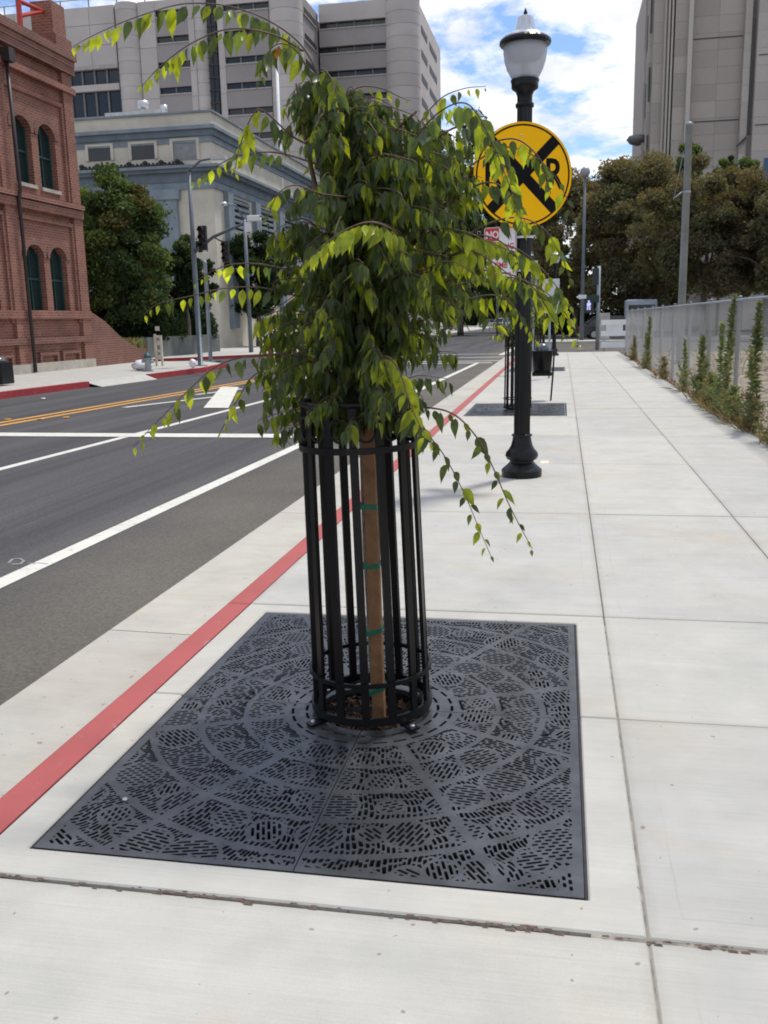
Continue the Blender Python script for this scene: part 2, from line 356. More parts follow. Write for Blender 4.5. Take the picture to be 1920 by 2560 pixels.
stripe('stop_line', (-8.0,34.3), (-2.5,34.2), .35, M_white, RZ+.008)
for yy in (35.9, 39.3): stripe('crosswalk_line', (-11.5,yy), (-2.3,yy-.1), .3, M_white)
stripe('crosswalk_line', (-11,42.9), (-2,42.9), .25, M_white)
stripe('crosswalk_line', (-2.6,41.4), (-2.4,57.6), .3, M_white)
# chalk mark of a surveyor in the lane
mk = MB(); q = at(70,1400,1); 
def groundpt(px, py, z):
    d = _ray(px, py); return CAM + d*((z-CH)/d.z)
def chalk(name, pts, w, m):
    mb = MB(); P = [groundpt(a, b, RZ+.005) for a, b in pts]
    for a, b in zip(P[:-1], P[1:]):
        d = (b-a).normalized(); n = Vector((-d.y, d.x, 0))*w/2; mb.add([a-n, b-n, b+n, a+n], [(0,1,2,3)])
    return S(mb.obj(name, m))
M_chalk = mat('faded_chalk', (.26,.255,.25), .9, var=.5, scale=20)
chalk('chalk_mark', [(20,1408),(32,1397),(50,1396),(60,1402),(50,1410),(30,1410)], .018, M_chalk)
chalk('chalk_mark', [(70,1408),(95,1407),(120,1409)], .018, M_chalk)

# ---------------------------------------------------------------- near sidewalk of slabs
GX0, GX1, GY0, GY1 = -1.475, .09, 2.145, 4.34          # opening of the tree grate
GC = (-.6925, 3.2425)
PER = 11.93
walk = S(MB().box(-1.598, 2.32, -3, 1.99, -.16, -.0048).box(-1.598, 2.32, 4.345, 1.99+PER+.1, -.16, -.014).box(-1.598,2.32,4.345+PER,1.99+2*PER,-.16,-.0048).box(-1.598,2.32,4.345+2*PER,40.3,-.16,-.0048)
         .box(.092,2.32,1.99,4.345,-.16,-.0048).box(.092,2.32,1.99+PER+.1,4.345+PER,-.16,-.0048).box(.092,2.32,1.99+2*PER,4.345+2*PER,-.16,-.0048)
         .box(-1.598,-1.477,1.99,4.345,-.16,-.0048).box(-1.598,-1.477,1.99+PER+.1,4.345+PER,-.16,-.0048).obj('sidewalk', M_joint))
def slab(x0, x1, y0, y1, gap=.0035, name='slab'):
    mb = MB(); b = .004
    hx, hy = (x1-x0)/2-gap, (y1-y0)/2-gap
    mb.bbox(-hx, hx, -hy, hy, 0, .09+random.uniform(-.0015,.0015), b)
    o = mb.obj(name, M_slab, walk, origin=(0,0,0), local=True); o.location = Vector(((x0+x1)/2,(y0+y1)/2,-.09))-wloc(walk)
    o['half_x'] = hx; o['half_y'] = hy; return o
XJ = [-1.6, .225, 1.245, 2.30]
for k in range(-1, 4):
    Y0 = 2.01 + PER*k
    rows = [0, 1.25, 2.45, 4.91, 7.37, 9.65, PER]
    for a, b in zip(rows[:-1], rows[1:]):
        y0, y1 = Y0+a, Y0+b
        if y1 < -3 or y0 > 39.5: continue
        y1 = min(y1, 40.2)
        for c in range(3):
            if c == 0 and b <= 2.46 and k >= 0 and k < 3: continue
            g = .0022
            slab(XJ[c], XJ[c+1], y0 + (.004 if a == 0 else 0), y1 - (.006 if b == PER else 0), g)
    if 0 <= k < 3:                                       # the two U-shaped pours round each grate
        yc, d = Y0+1.25, PER*k
        a0, a1, b0, b1 = -1.6+.002, .225-.0035, GX0, GX1
        for pts in ([(a0,Y0+.008),(a1,Y0+.008),(a1,yc-.0035),(b1,yc-.0035),(b1,GY0+d),(b0,GY0+d),(b0,yc-.0035),(a0,yc-.0035)],
                    [(a0,yc+.0035),(b0,yc+.0035),(b0,GY1+d),(b1,GY1+d),(b1,yc+.0035),(a1,yc+.0035),(a1,Y0+2.45-.0035),(a0,Y0+2.45-.0035)]):
            bev(MB().prism(pts, -.09, 0).obj('slab', M_conc, walk), .005, 1)
# chipped mortar and dirt caught in the wide joint in front of the grate
ch = MB()
for i in range(420):
    x = random.uniform(-1.55, 2.2); y = 2.004 + random.gauss(0, .0045); s = random.uniform(.003, .014)
    if random.random() < .35*(1+math.sin(x*9)): continue
    ch.add([(x-s,y-s*.25,.0012),(x+s,y-s*.3,.0015),(x+s*.7,y+s*.3,.003),(x-s*.8,y+s*.35,.002)], [(0,1,2,3)])
S(ch.obj('joint_crumbs', mat('brown_joint_crumbs', (.11,.075,.06), .95, var=.5, scale=60)), 'stuff')['label'] = 'brown crumbs and dirt caught in the wide pavement joint'

# ---------------------------------------------------------------- kerb and gutter
kerb = S(MB().box(-1.72,-1.603,-6,40.2,-.3,-.02).obj('kerb', M_joint))
gut = S(MB().box(-2.325,-1.74,-6,40.2,-.3,-.15).obj('gutter', M_joint))
def kerb_stone(y0, y1):
    n = 6; prof = [(-1.602,-.2),(-1.602,0)]
    for i in range(n+1):
        a = math.pi/2*i/n; prof.append((-1.735+.022-.022*math.sin(a)+.0, -.022+.022*math.cos(a)))
    prof += [(-1.748,-.2)]
    return autosmooth(MB().prism_y([(x,z) for x,z in prof][::-1], y0+.003, y1-.003).obj('kerb_stone', M_red, kerb), 50)
yk = -3.0-.45+.01
ks = [4.46+2.455*i for i in range(-4, 15)]
for a, b in zip(ks[:-1], ks[1:]): kerb_stone(a, min(b,40.2))
gs = [4.30+3.05*i for i in range(-3, 13)]
for a, b in zip(gs[:-1], gs[1:]):
    b = min(b, 40.2)
    MB().add([(-2.33,a+.004,-.2),(-1.74,a+.004,-.2),(-1.74,b-.004,-.2),(-2.33,b-.004,-.2),(-2.33,a+.004,-.121),(-1.74,a+.004,-.133),(-1.74,b-.004,-.133),(-2.33,b-.004,-.121)],
             [(0,3,2,1),(4,5,6,7),(0,1,5,4),(1,2,6,5),(2,3,7,6),(3,0,4,7)]).obj('gutter_slab', M_gut, gut)

# ================================================================ TREE GRATE
def grate_field(qx, qy):
    """returns f(x, y) > 0 inside a slot; x, y arrays relative to the centre of the grate"""
    hx, hy = (GX1-GX0)/2-.012, (GY1-GY0)/2-.012
    rr = random.Random(5)
    circ = []
    ribs = [R(a) for a in (22,62,118,158,202,242,298,338)]
    ANN = [(.335,.475),(.489,.640),(.654,.815),(.829,1.0),(1.014,1.20),(1.214,1.40)]
    rings = [(.482,.008),(.647,.011),(.822,.009),(1.007,.012),(1.207,.009)]
    for (ra, rb) in ANN:
        rm, big = (ra+rb)/2, (rb-ra)/2-.001; th = rr.uniform(0,.4); t1 = th+2*math.pi
        while th < t1:
            rc = big*rr.choice([.97,.85,.68,.55,.5]); r0 = rm+rr.uniform(-1,1)*(big-rc); x, y = r0*math.cos(th), r0*math.sin(th)
            circ.append((x,y,rc,rr.uniform(0,math.pi),rr.choice([0,0,1])))
            th += (rc*2+rr.choice([.004,.02,.05]))/r0
    circ = [c for c in circ if abs(c[0]) < hx+.05 and abs(c[1]) < hy+.05]
    def f(x, y):
        r = np.hypot(x,y); th = np.arctan2(y,x)
        P = .0158; Wd = .0047
        # filler slots run outwards, their number doubling with the radius
        s = np.full(x.shape, -1.)
        for r0, r1 in ANN:
            n = round(2*math.pi*(r0+r1)/2/P/ .98)
            thw = th+(.008*np.sin(r*31)+.005*np.sin(x*43)*np.cos(y*37)); u = (thw/(2*math.pi)*n) % 1 - .5; a = Wd*1.08 - np.abs(u)*(2*math.pi*r/n)
            k = np.floor(thw/(2*math.pi)*n); off = np.mod(np.sin(k*12.9898)*43758.5, 1.)
            seg = .042; w = ((r-r0)/seg + off) % 1 - .5; b = seg*.5-.0045-np.abs(w)*seg
            s = np.where((r > r0) & (r < r1), np.minimum(np.minimum(a,b), np.minimum(r-r0, r1-r)), s)
        for cx, cy, rc, an, kind in circ:
            d = np.hypot(x-cx,y-cy); ca, sa = math.cos(an), math.sin(an)
            u0 = (x-cx)*ca+(y-cy)*sa; v0 = -(x-cx)*sa+(y-cy)*ca
            if kind == 2:      # fan of spokes
                t2 = np.arctan2(v0,u0); n = max(8, round(2*math.pi*rc*.7/P)); uu = ((t2/(2*math.pi)*n) % 1-.5)*(2*math.pi*d/n); inn = np.minimum(Wd-np.abs(uu), np.minimum(d-.012, rc-.008-d))
            else:
                uu = ((u0/P) % 1-.5)*P; seg = .056 if kind == 0 else .03
                k = np.floor(u0/P); off = .5*np.mod(k,2); vv = ((v0/seg+off) % 1-.5)*seg
                inn = np.minimum(np.minimum(Wd-np.abs(uu), seg*.5-.005-np.abs(vv)), rc-.006-d)
            s = np.where(d < rc, inn, s); s = np.where((d >= rc) & (d < rc+.005), np.minimum(s, d-rc-.005), s)
        for a in ribs:
            d = np.abs(-x*math.sin(a)+y*math.cos(a)); fr = np.cos(th-a) > 0
            s = np.where(fr, np.minimum(s, d-.014), s)
        for R0, w in rings: s = np.minimum(s, np.abs(r-R0)-w)
        s = np.where(r < .335, -1., s)
        for R0, n in ((.252,22),(.305,27)):
            u = ((th/(2*math.pi)*n) % 1-.5)*2*math.pi*R0/n
            s = np.maximum(s, np.minimum(.0055-np.abs(r-R0), math.pi*R0/n*.72-np.abs(u)))
        s = np.minimum(s, np.minimum(hx-.026-np.abs(x), hy-.022-np.abs(y)))
        s = np.minimum(s, np.minimum(np.abs(x)-.008, np.abs(y)-.008))
        s = np.maximum(s, .205-r)                       # the hole for the trunk
        return s
    return f
gf = grate_field(1, 1)
def plate_mesh(x0, x1, y0, y1, h=.0043, thick=.022):
    nx, ny = int((x1-x0)/h), int((y1-y0)/h)
    xs = np.linspace(x0,x1,nx+1); ys = np.linspace(y0,y1,ny+1)
    Xg, Yg = np.meshgrid(xs,ys,indexing='ij'); s = gf(Xg,Yg)
    sol = s < 0
    cnt = sol[:-1,:-1].astype(int)+sol[1:,:-1]+sol[1:,1:]+sol[:-1,1:]
    vs = []; fs = []; vid = {}
    def vert(key, x, y):
        i = vid.get(key)
        if i is None: i = vid[key] = len(vs); vs.append((x,y,0.))
        return i
    full = cnt == 4
    used = np.zeros_like(full)
    for i in range(nx):                                  # merge whole cells into rectangles
        j = 0
        while j < ny:
            if full[i,j] and not used[i,j]:
                j2 = j
                while j2 < ny and full[i,j2] and not used[i,j2]: j2 += 1
                i2 = i+1
                while i2 < nx and full[i2,j:j2].all() and not used[i2,j:j2].any(): i2 += 1
                used[i:i2,j:j2] = True
                fs.append((vert((i,j),xs[i],ys[j]),vert((i2,j),xs[i2],ys[j]),vert((i2,j2),xs[i2],ys[j2]),vert((i,j2),xs[i],ys[j2])))
                j = j2
            else: j += 1
    walls = []
    mi, mj = np.nonzero((cnt > 0) & (cnt < 4))
    for i, j in zip(mi.tolist(), mj.tolist()):
        cs = [(i,j),(i+1,j),(i+1,j+1),(i,j+1)]; poly = []; cross = []
        for k in range(4):
            a, b = cs[k], cs[(k+1) % 4]; sa, sb = s[a], s[b]
            if sa < 0: poly.append(vert(a, xs[a[0]], ys[a[1]]))
            if (sa < 0) != (sb < 0):
                t = sa/(sa-sb); t = min(max(t,.05),.95); key = (min(a,b),max(a,b))
                v = vert(key, xs[a[0]]+(xs[b[0]]-xs[a[0]])*t, ys[a[1]]+(ys[b[1]]-ys[a[1]])*t)
                poly.append(v); cross.append((v, sa < 0))
        if len(poly) >= 3: fs.append(tuple(poly))
        if len(cross) == 2:
            (a, sa), (b, sb) = cross
            walls.append((a,b) if sa else (b,a))
    n0 = len(vs); lo = {}
    def low(i):
        if i not in lo: lo[i] = len(vs); vs.append((vs[i][0],vs[i][1],-thick))
        return lo[i]
    for a, b in walls: fs.append((b,a,low(a),low(b)))
    for (ax,ay,bx,by) in ((x0,y0,x1,y0),(x1,y0,x1,y1),(x1,y1,x0,y1),(x0,y1,x0,y0)):
        k = len(vs); vs.extend([(ax,ay,0),(bx,by,0),(bx,by,-thick),(ax,ay,-thick)]); fs.append((k+3,k+2,k+1,k))
    me = bpy.data.meshes.new('grate_plate'); me.from_pydata(vs, [], fs); me.materials.append(M_iron); me.update(); return me
hx, hy = (GX1-GX0)/2, (GY1-GY0)/2
PM = [plate_mesh(a,b,c,d) for a,b,c,d in ((-hx+.010,-.0015,-hy+.010,-.0015),(.0015,hx-.010,-hy+.010,-.0015),(.0015,hx-.010,.0015,hy-.010),(-hx+.010,-.0015,.0015,hy-.010))]
M_frame = mat('dark_grate_frame', (.022,.021,.024), .6, .3, .4, 20)
GRL = ['ornate dark cast iron tree grate around the nearest caged tree', 'dark tree grate behind the black lamp post, second along the walk', 'farthest dark tree grate near the end of the walk']
for k in range(3):
    g = thing('tree_grate', GRL[k], 'tree grate', (GC[0],GC[1]+PER*k,0), 'tree grates set in the walk')
    for me in PM:
        o = bpy.data.objects.new('grate_plate', me); COL.objects.link(o); o.parent = g; o.location = (0,0,-.004)
    fr = MB()
    for a,b,c,d in ((-hx+.001,hx-.001,-hy+.001,-hy+.008),(-hx+.001,hx-.001,hy-.008,hy-.001),(-hx+.001,-hx+.008,-hy+.008,hy-.008),(hx-.008,hx-.001,-hy+.008,hy-.008)):
        fr.box(a,b,c,d,-.05,-.007)
    fr.obj('frame', M_frame, g, origin=(0,0,0), local=True)
    if k < 2:
        for px_, py_ in ((-.63,-.80),):
            MB().lathe([(.010,-.004),(.010,.001),(.007,.003)], (px_,py_,0), 12).obj('bolt', M_steel, g, local=True)
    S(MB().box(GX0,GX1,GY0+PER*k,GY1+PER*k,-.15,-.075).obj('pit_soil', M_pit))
mu = MB()
for i in range(260):
    a = random.uniform(0,2*math.pi); r = .2*math.sqrt(random.random()); x, y = GC[0]+r*math.cos(a), GC[1]+r*math.sin(a); z = -.06+random.uniform(0,.03)
    d = Vector((random.gauss(0,1),random.gauss(0,1),random.gauss(0,.4))).normalized(); n = d.cross(Vector((random.gauss(0,1),random.gauss(0,1),1))).normalized()
    l, w = random.uniform(.012,.04), random.uniform(.004,.010); p = Vector((x,y,z)); u = d.cross(n)*.003
    mu.add([p-d*l-n*w-u,p+d*l-n*w-u,p+d*l+n*w-u,p-d*l+n*w-u,p-d*l-n*w+u,p+d*l-n*w+u,p+d*l+n*w+u,p-d*l+n*w+u],[(0,3,2,1),(4,5,6,7),(0,1,5,4),(1,2,6,5),(2,3,7,6),(3,0,4,7)])
o = S(mu.obj('bark_mulch', M_mulch), 'stuff'); o['label'] = 'brown bark mulch in the hole of the tree grate'

# ================================================================ TREE GUARDS
def tree_guard(c, label, detail=True, tilt=0):
    t = thing('tree_guard', label, 'tree guard', (c[0],c[1],0), 'black tree guards')
    cr, r = (0,0), .222
    MB().ring(cr, r-.004, r+.008, .022, .052, 64).obj('bottom_ring', M_blkc, t, local=True)
    MB().ring(cr, r-.028, r-.004, .022, .027, 64).obj('base_flange', M_galv if False else M_blkc, t, local=True)
    MB().ring(cr, r+.001, r+.010, .168, .184, 64).obj('lower_ring', M_blkc, t, local=True)
    MB().ring(cr, r-.012, r-.001, 1.008, 1.030, 64).obj('upper_ring', M_blkc, t, local=True)
    rim = MB(); pts = [(math.cos(a)*(r-.017), math.sin(a)*(r-.017), 1.175) for a in np.linspace(0,2*math.pi,49)]
    rim.tube(pts, .011, 8, False).obj('top_rim', M_blkc, t, True, local=True)
    nb = 14
    for k in range(nb):
        a = 2*math.pi*(k+.5)/nb+R(-71); ca, sa = math.cos(a), math.sin(a)
        w, th = .0145, .007
        mb = MB(); v = []
        for z in (.03,1.175):
            for s1, s2 in ((-1,-1),(1,-1),(1,1),(-1,1)):
                q_ = r-.006-(.016 if z > 1 else 0); v.append((ca*(q_+s2*th)-sa*s1*w, sa*(q_+s2*th)+ca*s1*w, z))
        mb.add(v, [(0,3,2,1),(4,5,6,7),(0,1,5,4),(1,2,6,5),(2,3,7,6),(3,0,4,7)]); mb.obj('bar', M_blkc, t, local=True)
        if detail:
            a2 = a+math.pi/nb; cx, cy = math.cos(a2)*(r-.018), math.sin(a2)*(r-.018)
            pp = [(cx-math.sin(a2)*.036*math.cos(q), cy+math.cos(a2)*.036*math.cos(q), 1.09+.042*math.sin(q)) for q in np.linspace(0,2*math.pi,17)]
            MB().tube(pp, .005, 6, False).obj('scroll', M_blkc, t, True, local=True)
    if detail:
        for k in range(4):
            a = math.pi/4+k*math.pi/2; ca, sa = math.cos(a), math.sin(a)
            v = []
            for z in (.004,.012):
                for q, s1 in ((r-.01,-1),(r+.06,-1),(r+.06,1),(r-.01,1)): v.append((ca*q-sa*s1*.018, sa*q+ca*s1*.018, z))
            f = MB().add(v, [(0,3,2,1),(4,5,6,7),(0,1,5,4),(1,2,6,5),(2,3,7,6),(3,0,4,7)]).obj('foot', M_blkc, t, local=True)
            MB().lathe([(.010,.012),(.010,.018),(.006,.021)], (ca*(r+.04),sa*(r+.04),0), 10).obj('bolt', M_steel, f, origin=(ca*(r+.04),sa*(r+.04),.012), local=True).location = Vector((ca*(r+.04),sa*(r+.04),.012))-f.location
            b = a+R(24); MB().lathe([(.008,.027),(.008,.032),(.005,.034)], (math.cos(b)*(r-.016),math.sin(b)*(r-.016),0), 10).obj('bolt', M_steel, t, local=True)
    t.rotation_euler = (R(.3),R(-1.1)*tilt,0); return t
tree_guard(GC, 'black round bar guard caging the nearest young tree', True, 1)
tree_guard((GC[0],GC[1]+PER), 'black tree guard half hidden behind the lamp post', True)
tree_guard((GC[0],GC[1]+2*PER), 'distant black tree guard near the walk end', False)

# ================================================================ YOUNG TREES
TC = Vector((-.70,3.25,0))
def leaf_template(fold=.16, curl=.14, wid=.30):
    st = [(0,.02),(.05,.05),(.13,.62),(.28,1.0),(.46,.95),(.64,.66),(.80,.30),(.91,.10),(1.0,0)]
    v = []; f = []
    for y, w in st:
        w *= wid; z = -curl*y*y
        v += [(-w,y,z+fold*w),(0,y,z),(w,y,z+fold*w)]
    for i in range(len(st)-1):
        a = 3*i; f += [(a,a+1,a+4,a+3),(a+1,a+2,a+5,a+4)]
    return np.array(v), f
LT = [leaf_template(.5,.16,.20), leaf_template(.25,.45,.225), leaf_template(.9,.05,.18), leaf_template(.35,-.18,.225),
      leaf_template(.7,.12,.17), leaf_template(.4,.40,.19), leaf_template(1.1,.05,.14), leaf_template(.3,-.2,.185), leaf_template(.3,.35,.035)]
def leaf_frame(axis, nrm):
    a = Vector(axis).normalized(); n = Vector(nrm); n = (n-a*n.dot(a))
    n = n.normalized() if n.length > 1e-4 else a.orthogonal().normalized()
    return a.cross(n), a, n                              # x, y (tip), z
class Foliage:
    def __init__(s): s.v = []; s.f = []; s.m = []; s.n = 0
    def leaf(s, pos, axis, nrm, size, m, var):
        X, Y, Z = leaf_frame(axis, nrm); tv, tf = LT[var]
        A = np.array([[X.x,Y.x,Z.x],[X.y,Y.y,Z.y],[X.z,Y.z,Z.z]])
        s.v.append((tv*size)@A.T+np.array(pos)); s.f += [tuple(i+s.n for i in q) for q in tf]; s.m += [m]*len(tf); s.n += len(tv)
    def obj(s, name, mats, parent):
        P = np.concatenate(s.v); base = np.array(wloc(parent)); me = bpy.data.meshes.new(name)
        me.from_pydata((P-base).tolist(), [], s.f)
        for m in mats: me.materials.append(m)
        me.polygons.foreach_set('material_index', s.m); me.polygons.foreach_set('use_smooth', [True]*len(me.polygons)); me.update()
        o = bpy.data.objects.new(name, me); COL.objects.link(o); o.parent = parent; return o
LEAF_ME = {}
def single_leaf(pos, axis, nrm, size, m, var, parent, name='leaf'):
    if (m,var) not in LEAF_ME:
        tv, tf = LT[var]; me = bpy.data.meshes.new('leaf'); me.from_pydata(tv.tolist(), [], tf); me.materials.append(LEAF[m]); me.polygons.foreach_set('use_smooth',[True]*len(tf)); LEAF_ME[m,var] = me
    o = bpy.data.objects.new(name, LEAF_ME[m,var]); COL.objects.link(o); o.parent = parent
    X, Y, Z = leaf_frame(axis, nrm)
    mt = Matrix(((X.x,Y.x,Z.x),(X.y,Y.y,Z.y),(X.z,Y.z,Z.z))).to_4x4()@Matrix.Scale(size,4); mt.translation = Vector(pos)-wloc(parent)
    o.matrix_local = mt; return o
def spline(P, n):
    P = [Vector(p) for p in P]; P = [P[0]*2-P[1]]+P+[P[-1]*2-P[-2]]; out = []
    m = len(P)-3
    for i in range(n+1):
        t = i/n*m; k = min(int(t), m-1); u = t-k; a,b,c,d = P[k:k+4]
        out.append(.5*((2*b)+(c-a)*u+(2*a-5*b+4*c-d)*u*u+(3*b-a-3*c+d)*u**3))
    return out
def along(path, step):
    out = []; acc = 0; nxt = step*.6
    for a, b in zip(path[:-1], path[1:]):
        l = (b-a).length
        while acc+l >= nxt:
            out.append((a.lerp(b,(nxt-acc)/l), (b-a).normalized())); nxt += step
        acc += l
    return out, acc
cnt_single = [0]
def dress(path, step, size, sink, rr, start=.1, lime=.6, droop=1., rust=.02, tipshrink=.55, face=.5, v0=0):
    """hang alternate leaves on a branch"""
    pts, tot = along(path, step); n = len(pts)
    for i, (p, t) in enumerate(pts):
        u = i/max(1,n-1)
        if u < start: continue
        side = 1 if i % 2 else -1
        lat = t.cross(Vector((0,0,1))); steep = min(1, max(0, (abs(t.z)-.45)/.4)); l2 = t.cross(CAM-p).normalized()
        lat = (lat*(1-steep)+l2*steep*(1 if l2.dot(lat) >= 0 else -1)); lat = lat.normalized() if lat.length > .1 else l2
        ax = Vector((0,0,-1))*droop + lat*side*(rr.uniform(.08,.55)+.3*steep)+ t*rr.uniform(.0,.55)*(1-steep) + Vector((rr.gauss(0,.14),rr.gauss(0,.14),rr.gauss(0,.1)))
        view = (CAM-p).normalized()
        nr = Vector((rr.gauss(0,1),rr.gauss(0,1),rr.gauss(.15,.3))) + view*rr.choice([-1,1])*face*3 + lat*side*.5
        sz = size*rr.uniform(.55,1.22)*(1-tipshrink*max(0,(u-.72)/.28)**1.5)
        q = rr.random(); young = lime*u**1.3
        m = 3 if q < rust else (2 if rr.random() < young else (1 if rr.random() < .35+.4*u*lime else 0))
        p0 = p + ax.normalized()*.006
        sink(p0, ax, nr, sz, m, v0+rr.randrange(4))
def young_tree(loc, label, main):
    rr = random.Random(21 if main else 33)
    t = thing('young_tree', label, 'tree', loc, 'young caged street trees'); L0 = Vector(loc)
    off = L0-TC
    tr = MB(); tp = spline([TC+Vector((0.02,.02,-.06)),TC+Vector((.0,.01,.6)),TC+Vector((-.005,0,1.15)),TC+Vector((-.03,.01,1.6)),TC+Vector((-.085,.02,1.95)),TC+Vector((-.12,.0,2.2))], 24)
    tr.tube([p+off for p in tp], [.019-.011*i/24 for i in range(25)], 8).obj('trunk', M_bark, t, True)
    st = MB(); a0, a1 = Vector((-.650,3.165,-.05))+off, Vector((-.672,3.19,1.30))+off; h = .022
    st.add([a0+Vector((x,y,0)) for x,y in ((-h,-h),(h,-h),(h,h),(-h,h))]+[a1+Vector((x,y,0)) for x,y in ((-h,-h),(h,-h),(h,h),(-h,h))], [(0,3,2,1),(4,5,6,7),(0,1,5,4),(1,2,6,5),(2,3,7,6),(3,0,4,7)])
    sk_ = bev(st.obj('stake', M_wood, t), .003, 1)
    for z, tl in ((.10,.02),(.33,.012),(.58,.004),(.80,.0)):
        k = z/1.30; c = a0.lerp(a1,(z+.05)/1.35)
        x0, x1 = c.x-h-.030, c.x+h+.003
        MB().add([(x0,c.y-h-.003,z-.008-tl),(x1,c.y-h-.003,z-.008+tl),(x1,c.y-h-.003,z+.009+tl),(x0,c.y-h-.003,z+.009-tl),
                  (x0,c.y+h+.004,z-.008-tl),(x1,c.y+h+.004,z-.008+tl),(x1,c.y+h+.004,z+.009+tl),(x0,c.y+h+.004,z+.009-tl)],
                 [(0,3,2,1),(4,5,6,7),(0,1,5,4),(1,2,6,5),(2,3,7,6),(3,0,4,7)]).obj('tie', M_tie, t)
    br = MB(); fol = Foliage()
    def sink_join(*a): fol.leaf(Vector(a[0])+off, *a[1:])
    def sink_one(*a):
        if main and cnt_single[0] < 300:
            cnt_single[0] += 1; single_leaf(a[0],*a[1:],parent=t)
        else: sink_join(*a)
    def axis_at(z):
        k = min(range(len(tp)), key=lambda i: abs(tp[i].z-z)); return tp[k].copy()
    # dense inner crown: envelope in the 1659 px view  (y: xmin, xmax)
    env = [(190,630,730),(235,610,870),(290,600,1010),(370,600,1050),(450,590,1045),(530,580,1035),(610,590,1040),(690,560,1010),(770,555,980),(840,560,960),(900,565,930),(930,570,900)]
    def lim(y):
        for (ya,a0_,b0_),(yb,a1_,b1_) in zip(env[:-1],env[1:]):
            if ya <= y <= yb:
                u = (y-ya)/(yb-ya); return a0_+(a1_-a0_)*u, b0_+(b1_-b0_)*u
        return 600, 900
    nb = 320 if main else 150
    for i in range(nb):
        vy = rr.uniform(200,925); xa, xb = lim(vy); cxm = (xa+xb)/2
        ux = rr.uniform(-1,1); vx = cxm + ux*(xb-xa)/2
        dep = math.sqrt(max(0,1-ux*ux*.85))*rr.uniform(-1,1)*.5*min(1,(vy-120)/260)
        tip = V(vx,vy,3.25+dep)
        z0 = min(2.12, max(1.10, tip.z-rr.uniform(-.06,.38))); st0 = axis_at(z0)
        mid = st0.lerp(tip,.55); mid.z = max(mid.z,tip.z)+rr.uniform(.0,.05)
        path = spline([st0,mid,tip,tip+Vector(((tip.x-st0.x)*.08,(tip.y-st0.y)*.08,-rr.uniform(.0,.05)))], 14)
        br.tube([p+off for p in path], [.0028-.0020*k/14 for k in range(15)], 5)
        dress(path, .0155 if main else .034, .076 if main else .088, sink_join, rr, .16, .20, 1.8, .004, .3, .0, 4)
